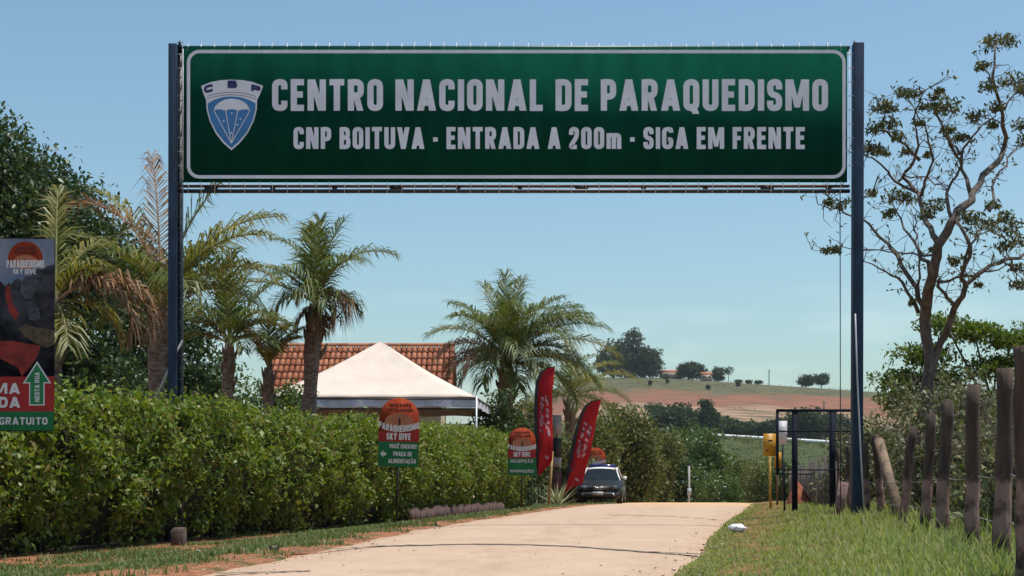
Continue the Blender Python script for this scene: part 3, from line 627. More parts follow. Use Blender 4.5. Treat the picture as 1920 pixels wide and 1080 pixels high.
# --- scrub behind the fence on the right
for i, (x, y, h, w, k, lb) in enumerate(((5.35, 13.6, 1.35, 1.6, 'grey', 'dry grey shrub behind the nearest fence posts'), (6.1, 16.4, 1.55, 1.9, 'grey', 'dry tangled shrub behind the middle fence posts'),
        (6.9, 19.2, 1.7, 2.0, 'grey', 'dry grey shrub beside the trunk of the sparse tree'), (7.3, 23.0, 2.2, 2.2, 'grey', 'pale dry shrub right of the right sign post'),
        (8.2, 27.0, 2.75, 2.4, 'grey', 'tall pale twiggy shrub behind the right sign post'), (8.7, 21.5, 2.0, 2.4, 'olive', 'green shrub in the thicket behind the sparse tree'),
        (9.6, 25.0, 2.4, 2.8, 'olive', 'broad olive shrub deep in the thicket at right'), (7.7, 18.0, 1.6, 1.8, 'mid', 'low green shrub at the right edge behind the fence'),
        (8.1, 32.0, 2.0, 2.0, 'grey', 'dry shrub behind the grey board fence'), (11.0, 29.0, 3.0, 3.2, 'grey', 'large dry shrub at the back of the right thicket'))):
    z = gz(x, y); t = thing('scrub_shrub', lb, 'shrub', (x, y, z), 0, 'scrub behind the post fence')
    mb = MB()
    for j in range(26):
        a = random.uniform(0, 6.28); r = random.uniform(.2, .55)*w; e = Vector((math.cos(a)*r, math.sin(a)*r, h*random.uniform(.6, 1.08)))
        b = Vector((math.cos(a)*.15, math.sin(a)*.15, -.05)); mid = b.lerp(e, .5) + Vector((random.uniform(-.15, .15), random.uniform(-.15, .15), .12))
        mb.tube([b, mid, e], [.017, .012, .004], 4, False)
        for q in range(3):
            s = mid.lerp(e, random.random()); mb.tube([s, s + Vector((random.uniform(-.35, .35), random.uniform(-.35, .35), random.uniform(-.1, .35)))], [.008, .003], 4, False)
    mb.build('stems', bark_grey, t)
    mb = MB(); leaves(mb, crown_pts([(0, 0, h*.55, w*.5, w*.5, h*.5), (0, 0, h*.25, w*.55, w*.5, h*.28), (.2*w, 0, h*.75, w*.3, w*.3, h*.3)], 620, 11, .11, shell=.25), .10, .5, .3)
    mb.build('foliage', LM[k], t, kind='stuff')

# --- feathery green tree at the right, flat layers of leaves
t = thing('acacia_tree', 'feathery bright green tree with flat leaf layers at the right edge', 'tree', (11.2, 33, gz(11.2, 33)))
lob = [(-.9,0,4.35,.7,.7,.16),(-.2,0,4.15,.8,.8,.2),(-1.5,0,3.6,.8,.8,.22),(.7,0,3.95,.8,.8,.2),(1.4,0,4.2,.7,.7,.2),(-1.0,.3,3.1,.9,.8,.3),(.3,0,3.35,.9,.8,.3),(1.3,.2,3.3,1.0,.9,.3),(-1.9,0,2.6,.8,.8,.4),(-.4,0,2.5,1.1,1,.35),(1.0,0,2.3,1.1,1,.4),(2.4,0,3.8,.9,.9,.3),(-2.0,.2,3.05,.6,.6,.2)]
mb = MB(); leaves(mb, crown_pts(lob, 950, 18, .14, shell=.1), .13, .42, .2); mb.build('crown', LM['lime'], t)
mb = MB(); mb.tube([(.9, 0, -.3), (.6, 0, 1.0), (.4, 0, 1.8)], [.12, .1, .08], 8, False)
for lb in lob: mb.tube([(.45, 0, 1.7), (lb[0]*.6 + .1, lb[1], lb[2]*.8), (lb[0], lb[1], lb[2])], [.045, .03, .012], 5, False)
mb.build('trunk', bark_grey, t)

# --- the sparse, almost bare tree at the right
def bare_tree():
    Y0 = 25.0
    def Q(u, v):       # node in the enlarged view of the tree -> world, with its own depth
        px, py = 1500 + u/1.8, 40 + v/1.8
        k = min(1.0, max(0.0, (690 - py)/260))
        return P(px, py, Y0 + k*(1.1*math.sin(px*.023 + 1.0) + .8*math.sin(py*.019 + px*.008)))
    base = P(1727, 958, Y0); base.z = gz(base.x, Y0)
    t = thing('sparse_tree', 'tall half bare tree with forked grey trunk and few leaf tufts', 'tree', tuple(base))
    lb = [([P(1727, 985, Y0), P(1731, 860, Y0), P(1738, 730, Y0), P(1742, 695, Y0), Q(420, 1010), Q(450, 850), Q(465, 760), Q(510, 680), Q(530, 640), Q(580, 580), Q(650, 490), Q(690, 420), Q(685, 320), Q(650, 190), Q(670, 60)], .17, .015, 'trunk'),
     ([P(1744, 705, Y0), Q(470, 1090), Q(520, 970), Q(560, 890), Q(620, 840), Q(700, 800), Q(790, 795)], .10, .03, 'branch'),
     ([Q(560, 890), Q(545, 860), Q(575, 760), Q(540, 690), Q(530, 640)], .055, .03, 'branch'),
     ([Q(520, 970), Q(490, 920), Q(465, 895), Q(470, 870)], .045, .03, 'branch'),
     ([Q(400, 985), Q(345, 880), Q(290, 845), Q(215, 810)], .05, .012, 'branch'),
     ([Q(418, 985), Q(395, 900), Q(330, 790), Q(270, 730), Q(215, 670), Q(130, 630), Q(60, 617)], .075, .008, 'branch'),
     ([Q(438, 850), Q(400, 770), Q(350, 700), Q(310, 610)], .055, .015, 'branch'),
     ([Q(465, 745), Q(425, 680), Q(400, 580), Q(345, 525), Q(385, 470), Q(400, 420), Q(385, 330), Q(410, 250), Q(460, 210)], .07, .008, 'branch'),
     ([Q(400, 580), Q(320, 540), Q(270, 480), Q(215, 450), Q(160, 440)], .04, .01, 'branch'),
     ([Q(405, 470), Q(330, 400), Q(275, 360), Q(290, 300), Q(260, 280)], .04, .008, 'branch'),
     ([Q(410, 590), Q(420, 540), Q(450, 470), Q(430, 380), Q(390, 300), Q(345, 240)], .045, .008, 'branch'),
     ([Q(575, 580), Q(545, 500), Q(550, 430), Q(600, 370), Q(660, 320)], .05, .015, 'branch'),
     ([Q(545, 480), Q(520, 440), Q(490, 370), Q(450, 310), Q(500, 285)], .035, .01, 'branch'),
     ([Q(510, 660), Q(495, 580), Q(530, 520), Q(545, 470)], .045, .02, 'branch'),
     ([Q(640, 640), Q(660, 530), Q(700, 460), Q(760, 390)], .035, .015, 'branch'),
     ([Q(455, 800), Q(400, 790), Q(330, 780), Q(240, 770), Q(100, 775), Q(40, 770)], .03, .005, 'branch'),
     ([Q(470, 880), Q(560, 860), Q(640, 845), Q(720, 830)], .035, .012, 'branch'),
     ([Q(545, 870), Q(570, 760), Q(620, 690), Q(700, 740)], .04, .012, 'branch'),
     ([Q(395, 900), Q(410, 780), Q(385, 700), Q(395, 640)], .03, .01, 'branch'),
     ([Q(330, 545), Q(350, 520), Q(430, 525), Q(500, 570)], .028, .012, 'branch'),
     ([Q(690, 300), Q(720, 250), Q(756, 215)], .025, .008, 'branch'), ([Q(655, 200), Q(620, 160), Q(610, 140)], .02, .006, 'branch'),
     ([Q(265, 520), Q(240, 590), Q(215, 600)], .02, .006, 'branch'), ([Q(130, 630), Q(100, 600), Q(88, 580)], .015, .005, 'branch'),
     ([Q(690, 350), Q(640, 330), Q(590, 320)], .025, .008, 'branch'), ([Q(540, 450), Q(500, 400), Q(480, 340), Q(420, 260)], .03, .008, 'branch'),
     ([Q(700, 800), Q(730, 850), Q(735, 890)], .025, .008, 'branch')]
    org = Vector(base); ends = []
    for pts, r0, r1, nm in lb:
        fine = []
        for a, b in zip(pts[:-1], pts[1:]):
            for q in range(3): fine.append(a.lerp(b, q/3) + (Vector((random.gauss(0, 1), random.gauss(0, 1), random.gauss(0, 1)))*min(.035, (b-a).length*.04) if q else Vector()))
        fine.append(pts[-1]); n = len(fine)
        rad = [.82*(r0 + (r1 - r0)*(i/(n-1))**.7) for i in range(n)]; ends.append((fine, rad))
        if nm == 'trunk': rad = [(.165 + (.10 - .165)*min(1, i/9)) if i < 12 else .092*(1 - (i-12)/(n-12))**.9 + .010 for i in range(n)]
        MB().tube([p - org for p in fine], rad, 8, True, .07).build(nm, bark_grey, t, smooth=True)
    tuft = [(265,285,34),(300,290,30),(345,240,26),(385,245,24),(500,290,40),(470,290,26),(300,350,36),(255,360,30),(240,430,34),(280,440,26),(320,590,44),(370,600,30),(450,620,34),(430,650,28),(300,650,26),
            (130,620,32),(95,610,16),(120,770,22),(85,775,14),(650,70,40),(700,65,34),(620,150,24),(640,215,30),(720,200,40),(745,230,26),(590,320,28),(665,290,24),(610,690,50),(570,660,34),(700,700,46),(740,740,40),(690,660,30),(735,890,28),
            (455,255,18),(750,350,28),(760,400,30),(500,370,22),(545,390,22),(650,350,18),(330,390,24),(400,340,20),(240,580,20),(470,235,14),(600,890,14),(380,950,12),(520,810,24),(690,760,28),(430,450,14),(450,770,12),(730,830,24),(650,620,24),(360,440,20),(420,290,16)]
    mb = MB(); tw = MB()
    for fine, rad in ends:                 # fine twigs along the outer limbs
        for i in range(2, len(fine)):
            if rad[i] > .05 or random.random() < .25: continue
            p = fine[i] - org
            for q in range(2):
                d = Vector((random.gauss(0, 1), random.gauss(0, 1), random.gauss(.5, .8))).normalized(); m_ = p + d*random.uniform(.12, .26); e = m_ + (d + Vector((random.gauss(0, .6), random.gauss(0, .6), random.gauss(.1, .5)))).normalized()*random.uniform(.08, .25)
                tw.tube([p, m_, e], [.009, .006, .003], 4, False)
                if random.random() < .5: leaves(mb, np.array(e) + rng.normal(0, .05, (4, 3)), .10, .36, .8)
    for u, v, r in tuft:
        c = Q(u, v) - org; rr = r/1.8/F*Y0
        for q in range(6):
            e = c + Vector((random.uniform(-1, 1)*rr, random.uniform(-1, 1)*rr, random.uniform(-.5, .5)*rr)); tw.tube([c + Vector((0, 0, -rr*.3)), e], [.01, .004], 4, False)
        n = int(18 + r*2.6)
        p = np.array(c) + np.clip(rng.normal(size=(n, 3)), -1.5, 1.5)*np.array([rr*.62, rr*.62, rr*.36])
        leaves(mb, p, .105, .36, .8)
    mb.build('foliage', LM['sparse'], t, kind='stuff'); tw.build('twigs', bark_grey, t, kind='stuff')
bare_tree()

# ---------------------------------------------------------------- palms
rachis_m = mat('palm_rachis', (.20, .19, .06), .6, .25, 9)
dead_m = leafmat('palm_dead', [(.16, .085, .04), (.24, .14, .07), (.32, .21, .12), (.12, .06, .03)], .2, .7, .2)
dead_r = mat('palm_dead_rachis', (.30, .18, .10), .8, .25, 9)
palm_g = leafmat('palm_green', [(.046, .078, .016), (.078, .111, .023), (.130, .163, .036), (.098, .124, .029), (.208, .208, .065)], .3, .45, .4)
palm_y = leafmat('palm_yellow', [(.084, .102, .017), (.144, .156, .026), (.204, .204, .042), (.288, .240, .072)], .35, .45, .4)
def frond(parent, org, az, el, Ln, droop, leaf=.75, kind='g', n=44, hang=.9, w=.017, twist=0.0):
    az, el, droop = R(az), R(el), R(droop); k = 14; pts = [Vector(org)]; dirs = []
    for i in range(k):
        s = (i + .5)/k; p = el - droop*s**1.4; a = az + twist*s
        d = Vector((math.cos(a)*math.cos(p), math.sin(a)*math.cos(p), math.sin(p))); dirs.append(d); pts.append(pts[-1] + d*Ln/k)
    dirs.append(dirs[-1]); mr_ = rachis_m if kind != 'd' else dead_r; ml = {'g': palm_g, 'y': palm_y, 'd': dead_m}[kind]
    mb = MB(); mb.tube(pts, [.024*(1 - .8*i/k) + .005 for i in range(k+1)], 6, False)
    fr = mb.build('frond', mr_, parent)
    V = []
    for i in range(n):
        s = .16 + .84*(i/(n-1)); f = s*k; j = min(int(f), k-1); p = pts[j].lerp(pts[j+1], f - j); d = dirs[j]
        side = d.cross(Vector((0, 0, 1)));  side = side.normalized() if side.length > .05 else Vector((math.sin(az), -math.cos(az), 0)); nrm = side.cross(d)
        ll = leaf*1.12*(math.sin(math.pi*(.10 + .80*s))**.6)*random.uniform(.65, 1.15)
        for sg in (-1, 1):
            q = (d*(.55 + .5*s) + side*sg*(1.0 - .35*s) + nrm*random.uniform(.1, .4) + Vector((random.gauss(0, .1), random.gauss(0, .1), random.gauss(0, .1)))).normalized()
            m1 = p + q*ll*.5; q2 = (q + Vector((0, 0, -1))*hang*random.uniform(.6, 1.5)).normalized(); tip = m1 + q2*ll*.5
            wd_ = q.cross(nrm + Vector((random.uniform(-.5, .5), random.uniform(-.5, .5), .3))).normalized()*w
            V.append([p - wd_*.5, p + wd_*.5, m1 + wd_, m1 - wd_, tip])
    MB().bulk(np.array([[tuple(c) for c in r_] for r_ in V]), [(0, 1, 2, 3), (3, 2, 4)]).build('leaflets', ml, fr)
def palm(label, px, pbase, pcrown, Y, tr, fronds, pxc=None):
    x = (px - 960)/F*Y; z0 = gz(x, Y); c = P(pxc if pxc is not None else px, pcrown, Y); c = c - Vector((x, Y, z0))
    t = thing('palm_tree', label, 'palm tree', (x, Y, z0), 0, 'palms behind the hedge')
    k = 16; pts = []; rad = []
    for i in range(k+1):
        s = i/k; pts.append((c.x*s**1.5, 0, -.15 + (c.z + .1)*s)); rad.append(tr*(1.15 - .25*s)*(1.0 + (.07 if i % 2 else -.03)) * (1.25 if .72 < s < .95 else 1))
    MB().tube(pts, rad, 10, True, .05).build('trunk', mat('palm_trunk', (.20, .145, .115), .95, .4, 7, bump=.8, stretch=(1, 1, 3)), t, smooth=True)
    mb = MB()
    for i in range(12):          # old leaf bases
        a = i*2.4; zz = c.z*(.76 + .018*i); r = tr*1.1
        mb.tube([(c.x*.8 + math.cos(a)*r*.7, math.sin(a)*r*.7, zz - .12), (c.x*.9 + math.cos(a)*r*1.25, math.sin(a)*r*1.25, zz + .1), (c.x + math.cos(a)*r*1.5, math.sin(a)*r*1.5, zz + .26)], [tr*.42, tr*.3, tr*.1], 6)
    mb.build('leaf_bases', mat('palm_boot', (.17, .12, .08), .95, .4, 9), t)
    for f in fronds: frond(t, (c.x, 0, c.z - .05), *f[:4], **(f[4] if len(f) > 4 else {}))
    return t
def ring(num, el0, el1, Ln, dr, jit=14, a0=0, **kw):
    return [(a0 + 360*i/num + random.uniform(-jit, jit), random.uniform(el0, el1), Ln*random.uniform(.85, 1.12), dr*random.uniform(.75, 1.25), dict(kw)) for i in range(num)]
palm('tallest palm with broken fronds, just left of the left sign post', 283, 720, 572, 26, .15,
     [(115, 86, 3.2, 30, dict(kind='d', leaf=.7, hang=1.2)), (165, 84, 3.3, 96, dict(kind='d', leaf=.8, hang=1.6)), (150, 80, 3.0, 60, dict(kind='y', leaf=.7, hang=1.2)), (18, 66, 3.0, 62, dict(kind='y', leaf=.9, hang=1.2, n=56)), (340, 58, 2.7, 70, dict(kind='y', leaf=.85, hang=1.2, n=56)), (8, 78, 2.9, 34, dict(leaf=.8)), (60, 64, 2.6, 70, {}),
      (195, 66, 2.2, 66, dict(leaf=.65)), (205, 50, 1.7, 80, dict(leaf=.6)), (250, 60, 1.9, 80, {}), (300, 40, 1.9, 85, dict(hang=1.4)), (175, 25, 1.3, 90, dict(leaf=.6, hang=1.4)), (0, 34, 2.0, 80, dict(leaf=.75, hang=1.4, n=50)), (350, 46, 2.4, 76, dict(leaf=.8, hang=1.4, kind='y'))], 302)
palm('small palm with upright fronds between the left sign post and the dry one', 420, 720, 640, 31, .11,
     [(95, 86, 2.1, 14, dict(leaf=.7)), (70, 78, 2.0, 30, dict(leaf=.7)), (120, 78, 1.95, 36, dict(leaf=.7)), (25, 70, 2.0, 44, dict(leaf=.65)), (155, 66, 1.7, 70, dict(leaf=.65)), (180, 52, 1.5, 80, dict(leaf=.6)), (5, 55, 1.5, 85, dict(leaf=.6)), (270, 76, 1.8, 40, dict(leaf=.6)), (220, 58, 1.5, 80, dict(leaf=.6)), (320, 58, 1.5, 80, dict(leaf=.6)), (190, 30, 1.2, 70, dict(leaf=.55)), (350, 28, 1.2, 80, dict(leaf=.55)), (300, 20, 1.0, 80, dict(leaf=.5)), (40, 50, 1.6, 80, dict(leaf=.6, kind='y'))], 430)
palm('stunted yellowish palm with dry upright fronds beside the roof edge', 503, 720, 685, 33, .11,
     [(100, 82, 1.4, 20, dict(kind='y', leaf=.5)), (20, 66, 1.3, 40, dict(kind='y', leaf=.5)), (160, 66, 1.3, 40, dict(kind='d', leaf=.5)), (200, 74, 1.4, 50, dict(kind='d', leaf=.5)), (330, 60, 1.2, 60, dict(leaf=.5)), (270, 50, 1.0, 70, dict(kind='y', leaf=.4)), (60, 70, 1.4, 40, dict(leaf=.5))])
palm('palm with dark trunk in front of the tent, one brown frond hanging', 572, 730, 566, 33, .165,
     [(150, 84, 2.35, 80, dict(leaf=.5)), (45, 82, 2.3, 34, dict(leaf=.8)), (12, 72, 2.5, 92, dict(leaf=.8, hang=1.3)), (80, 86, 2.1, 12, dict(leaf=.8)), (115, 80, 2.1, 26, dict(leaf=.8)), (275, 82, 1.9, 36, dict(leaf=.75)), (320, 66, 2.0, 90, dict(leaf=.8, hang=1.3)), (232, 66, 1.7, 110, dict(leaf=.75, hang=1.5)),
      (178, 56, 2.0, 66, dict(leaf=.45, kind='y')), (196, 34, 1.9, 50, dict(leaf=.4, kind='y')), (350, 44, .95, 150, dict(kind='d', leaf=.9, hang=2.8, n=70)), (335, 24, .8, 150, dict(kind='d', leaf=.8, hang=2.8)), (250, 50, 1.3, 120, dict(leaf=.7, hang=1.8)), (290, 40, 1.3, 120, dict(leaf=.7, hang=1.8)), (170, 40, 1.2, 120, dict(leaf=.7, hang=1.8)), (20, 40, 1.2, 110, dict(leaf=.7, hang=1.6)), (200, -30, .8, 60, dict(kind='d', leaf=.5, hang=1.8)), (300, -40, .8, 50, dict(kind='d', leaf=.5, hang=1.8))], 592)
palm('large bushy palm with arching fronds right of the tent', 946, 800, 678, 52, .25,
     [(95, 86, 3.50, 18, dict(leaf=1.07, kind='g', n=64, w=.022, hang=1.1)), (65, 80, 3.62, 30, dict(leaf=1.07, kind='g', n=64, w=.022, hang=1.1)), (125, 78, 3.50, 34, dict(leaf=1.07, kind='g', n=64, w=.022, hang=1.1)), (150, 68, 3.62, 58, dict(leaf=1.02, kind='g', n=64, w=.022, hang=1.1)), (30, 70, 3.73, 56, dict(leaf=1.07, kind='g', n=64, w=.022, hang=1.1)), (10, 62, 3.84, 72, dict(leaf=1.13, kind='g', n=64, w=.022, hang=1.1)), (340, 58, 3.84, 84, dict(leaf=1.13, kind='g', n=64, w=.022, hang=1.1)), (175, 56, 3.39, 84, dict(leaf=1.02, kind='y', n=64, w=.022, hang=1.1)), (196, 44, 2.94, 95, dict(leaf=1.07, kind='d', n=64, w=.022, hang=1.6)), (182, 24, 2.49, 90, dict(leaf=1.07, kind='d', n=64, w=.022, hang=1.6)), (355, 48, 4.18, 70, dict(leaf=1.13, kind='g', n=64, w=.022, hang=1.1)), (3, 36, 4.41, 74, dict(leaf=1.13, kind='y', n=64, w=.022, hang=1.1)), (320, 50, 3.50, 95, dict(leaf=1.13, kind='g', n=64, w=.022, hang=1.1)), (300, 70, 3.39, 84, dict(leaf=1.13, kind='g', n=64, w=.022, hang=1.1)), (270, 76, 3.28, 84, dict(leaf=1.13, kind='g', n=64, w=.022, hang=1.1)), (240, 64, 3.16, 92, dict(leaf=1.13, kind='g', n=64, w=.022, hang=1.1)), (215, 68, 3.16, 84, dict(leaf=1.07, kind='g', n=64, w=.022, hang=1.1)), (280, 44, 2.94, 100, dict(leaf=1.13, kind='g', n=64, w=.022, hang=1.1)), (352, 20, 3.73, 80, dict(leaf=1.13, kind='g', n=64, w=.022, hang=1.1)), (18, 18, 3.95, 70, dict(leaf=1.13, kind='y', n=64, w=.022, hang=1.1)), (330, 24, 3.28, 85, dict(leaf=1.13, kind='y', n=64, w=.022, hang=1.1)), (80, 72, 3.28, 46, dict(leaf=1.07, kind='g', n=64, w=.022, hang=1.1)), (160, 36, 2.71, 90, dict(leaf=1.02, kind='d', n=64, w=.022, hang=1.6)), (255, 36, 2.60, 100, dict(leaf=1.13, kind='g', n=64, w=.022, hang=1.1)), (300, 26, 2.71, 95, dict(leaf=1.13, kind='g', n=64, w=.022, hang=1.1)), (225, 32, 2.60, 100, dict(leaf=1.13, kind='d', n=64, w=.022, hang=1.6)), (345, 38, 3.16, 95, dict(leaf=1.13, kind='g', n=64, w=.022, hang=1.1)), (10, 4, 3.16, 75, dict(leaf=1.13, kind='g', n=64, w=.022, hang=1.1)), (110, 62, 3.39, 58, dict(leaf=1.07, kind='g', n=64, w=.022, hang=1.1)), (45, 54, 3.84, 72, dict(leaf=1.13, kind='g', n=64, w=.022, hang=1.1)), (205, 14, 2.26, 90, dict(leaf=1.02, kind='g', n=64, w=.022, hang=1.1)), (240, 8, 2.15, 85, dict(leaf=1.02, kind='g', n=64, w=.022, hang=1.1)), (285, 4, 2.26, 85, dict(leaf=1.02, kind='g', n=64, w=.022, hang=1.1)), (320, 0, 2.49, 80, dict(leaf=1.02, kind='g', n=64, w=.022, hang=1.1)), (20, 56, 4.07, 66, dict(leaf=1.13, kind='y', n=64, w=.022, hang=1.1)), (350, 66, 3.62, 70, dict(leaf=1.13, kind='g', n=64, w=.022, hang=1.1))], 950)
palm('lower yellowish palm behind the two red feather flags', 1066, 850, 742, 60, .2,
     [(95, 80, 2.6, 30, dict(leaf=.95, kind='y')), (150, 62, 2.9, 70, dict(leaf=1.0)), (30, 60, 3.0, 66, dict(leaf=1.0, kind='y')), (5, 46, 3.2, 74, dict(leaf=1.0, kind='y')), (355, 24, 2.8, 76, dict(leaf=1.0, hang=1.2)), (178, 44, 2.9, 80, dict(leaf=1.0, hang=1.2)), (190, 20, 2.4, 80, dict(leaf=1.0, hang=1.2, kind='y')), (270, 66, 2.4, 84, dict(leaf=1.0)), (235, 50, 2.4, 92, dict(leaf=1.0, hang=1.2)), (305, 48, 2.5, 92, dict(leaf=1.0, hang=1.2, kind='y')), (280, 20, 2.0, 90, dict(leaf=1.0, hang=1.4)), (330, 8, 2.2, 80, dict(leaf=1.0, hang=1.4)), (215, 10, 2.0, 80, dict(leaf=1.0, hang=1.4)), (60, 66, 2.8, 50, dict(leaf=1.0)), (15, 4, 2.6, 70, dict(leaf=1.0, hang=1.2))], 1070)
palm('yellow green palm beside the banner with one brown arching frond', 92, 720, 560, 22, .12,
     [(105, 82, 2.0, 22, dict(kind='y', leaf=.5)), (60, 70, 1.6, 60, dict(kind='y', leaf=.55)), (8, 44, 2.05, 150, dict(kind='d', leaf=.7, hang=1.6, n=70)), (350, 38, 1.9, 150, dict(kind='d', leaf=.7, hang=1.6, n=70)), (340, 60, 1.1, 70, dict(kind='y', leaf=.5)), (200, 50, 1.5, 70, dict(kind='y')), (20, 10, 1.2, 90, dict(kind='y', leaf=.6)), (300, -20, 1.2, 50, dict(kind='y', leaf=.6))], 104)

# agave beside the bamboo stick
x, y = (1046-960)/F*44.5, 44.5; t = thing('agave', 'spiky pale agave plant beside the wooden stick and flags', 'plant', (x, y, gz(x, y)))
for i in range(22):
    a = i*2.4; e = R(20 + 60*(i/22)); ln = random.uniform(.7, 1.0); d = Vector((math.cos(a)*math.cos(e), math.sin(a)*math.cos(e), math.sin(e))); s = Vector((-math.sin(a), math.cos(a), 0))*.045; n_ = Vector((0, 0, .02))
    MB().add([tuple(q) for q in (-s*.7, s*.7, d*ln*.5 + s + n_, d*ln*.5 - n_*0, d*ln*.5 - s + n_, d*ln, Vector((0, 0, -.03)))], [(0,6,3,4),(6,1,2,3),(4,3,5),(3,2,5)]).build('leaf', leafmat('agave_leaf', [(.22, .25, .13), (.35, .36, .22)], .15, .5, .4), t)
# ================================================================ THE OVERHEAD SIGN
GY = 21.49; GS = F/GY
def gx(px): return (px - 960)/GS
def gzv(py): return EYE + (H0 - py)/GS
blue_m = mat('post_blue', (.022, .050, .095), .6, scale=6, col2=(.014, .028, .05), spec=.25, stretch=(1, 1, .3), bump=.3)
dark_m = mat('dark_steel', (.02, .026, .036), .5, .3, 6)
rope_m = mat('rope', (.62, .62, .64), .8, .15, 10)
green_m = mat('sign_green', (.004, .056, .036), 1.0, .12, 1.6, spec=.0, stretch=(2.2, 1, .5), detail=8)
white_m = mat('sign_white', (.76, .78, .84), .8, .06, 3, spec=.05)
sign = thing('overhead_sign', 'wide green banner sign on two blue posts spanning the road', 'sign', (0, GY, 0))
def post_box(name, xa, xb, ztop, zbot, y0, y1, m, lean=0.0):
    mb = MB(); mb.add([(xa+lean, y0, zbot), (xb+lean, y0, zbot), (xb+lean, y1, zbot), (xa+lean, y1, zbot), (xa, y0, ztop), (xb, y0, ztop), (xb, y1, ztop), (xa, y1, ztop)], [(0,3,2,1),(4,5,6,7),(0,1,5,4),(1,2,6,5),(2,3,7,6),(3,0,4,7)])
    o = mb.build(name, m, sign); bv = o.modifiers.new('b', 'BEVEL'); bv.width = .012; bv.segments = 2; return o
zl, zr = gz(-5.3, GY) - .1, gz(5.35, GY) - .1
post_box('post', gx(318), gx(334), gzv(84), zl, -.09, .09, blue_m, -.01)
post_box('post', gx(1599), gx(1618), gzv(82), zr, -.09, .09, blue_m, -.02)
mb = MB()                                              # lattice beside the left post
for xx in (gx(343),): mb.tube([(xx, -.02, zl), (xx, -.02, gzv(84))], .012, 6)
for i in range(42): mb.tube([(gx(333), -.02, .1 + i*.18), (gx(343), -.02, .1 + i*.18)], .008, 5)
for i in range(20): mb.tube([(gx(334), .05, .1 + i*.36), (gx(343), -.02, .46 + i*.36)], .008, 5)
mb.build('ladder', mat('ladder_steel', (.10, .12, .15), .5, .2, 5), sign)
mb = MB(); mb.box(((gx(334) + gx(340))/2, .05, (zl + gzv(84))/2), (gx(340) - gx(334), .05, gzv(84) - zl)); mb.build('post_web', dark_m, sign)
for nm, pa, pb, y in (('top_beam', 86.5, 95, .02), ('bottom_beam', 355, 361, .02), ('bottom_rail', 346, 350, .05)):
    mb = MB(); mb.box((0.03, y, (gzv(pa) + gzv(pb))/2), (gx(1600) - gx(340), .07, gzv(pa) - gzv(pb))); mb.build(nm, dark_m if nm != 'bottom_rail' else mat('rust_rail', (.17, .075, .05), .8, .3, 4), sign)
for i in range(11):
    mb = MB(); mb.box((gx(395 + i*116), .03, gzv(352)), (.07 if i % 3 else .2, .06, gzv(349) - gzv(356))); mb.build('spacer', dark_m, sign)
for px in (337, 1602): mb = MB(); mb.tube([(gx(px), 0, gzv(86)), (gx(px), 0, gzv(76))], [.03, .012], 6); mb.build('finial', dark_m, sign)
# banner
mb = MB(); mb.box(((gx(345) + gx(1586))/2, -.079, (gzv(344) + gzv(91))/2), (gx(1586) - gx(345), .016, gzv(91) - gzv(344)))
panel = mb.build('banner', green_m, sign)
YF = -.091
def rrect(x0, x1, z0, z1, r, n=8):
    out = []
    for cx, cz, a0 in ((x1-r, z1-r, 0), (x0+r, z1-r, 90), (x0+r, z0+r, 180), (x1-r, z0+r, 270)):
        out += [(cx + r*math.cos(R(a0 + 90*i/n)), cz + r*math.sin(R(a0 + 90*i/n))) for i in range(n+1)]
    return out
MB().ribbon(rrect(gx(356), gx(1580), gzv(334), gzv(100), .17), .052, YF, True).build('border_line', white_m, panel)
text(words(white_m, panel), 'CENTRO NACIONAL DE PARAQUEDISMO', gx(512), gx(1550), gzv(210.5), 58.5/GS, YF, .20, .11)
text(words(white_m, panel), 'CNP BOITUVA - ENTRADA A 200m - SIGA EM FRENTE', gx(552), gx(1507), gzv(281.8), 40.5/GS, YF, .20, .11)
def E(u, v): return (gx(300 + u/3.377), gzv(60 + v/3.375))
shield_w = [(268,352),(330,327),(395,315),(460,312),(530,315),(595,327),(660,352),(640,405),(622,440),(620,500),(602,570),(562,650),(512,712),(460,757),(408,712),(360,650),(322,570),(303,500),(300,440),(285,405)]
shield_b = [(311,462),(350,440),(400,424),(460,418),(520,424),(572,440),(612,462),(611,500),(594,568),(555,645),(505,703),(460,744),(415,703),(368,645),(329,568),(312,500)]
dome = [(348,508),(358,480),(385,455),(420,438),(460,432),(505,438),(542,455),(566,480),(578,508),(560,500),(530,500),(500,510),(480,499),(445,499),(425,510),(395,500),(370,500)]
em = MB().sheet([E(*q) for q in shield_w][::-1], YF).build('emblem_shield', white_m, panel)
MB().sheet([E(*q) for q in shield_b][::-1], YF - .003).build('emblem_field', mat('emblem_blue', (.045, .20, .46), .5, .08, 2), panel)
mb = MB().sheet([E(*q) for q in dome][::-1], YF - .006)
for q in ((350,508),(425,511),(500,511),(577,508)): mb.ribbon([E(*q), E(460, 714)], .012, YF - .0065 - .0004*q[0]/100)
for u, v in ((462,523),(412,572),(517,560),(498,597),(460,648)): mb.sheet([(E(u, v)[0] + (.022 if i % 2 == 0 else .009)*math.sin(i*math.pi/5), E(u, v)[1] + (.022 if i % 2 == 0 else .009)*math.cos(i*math.pi/5)) for i in range(10)][::-1], YF - .006)
mb.build('emblem_parachute', white_m, panel)
mb = MB()
for ch, u0, u1, v1, hh, sl in (('C', 287, 343, 392, 47, .26), ('B', 436, 496, 365, 46, 0), ('P', 585, 644, 392, 42, -.26)):
    x0, z0 = E(u0, v1); x1, _ = E(u1, v1)
    text(mb, ch, x0, x1, z0, hh/3.375/GS, YF - .004, .34, bend=(lambda q, x0=x0, sl=sl: sl*(q - x0 - .08)))
mb.build('emblem_letters', mat('emblem_navy', (.012, .015, .13), .5, .1, 2), panel)
mb = MB()
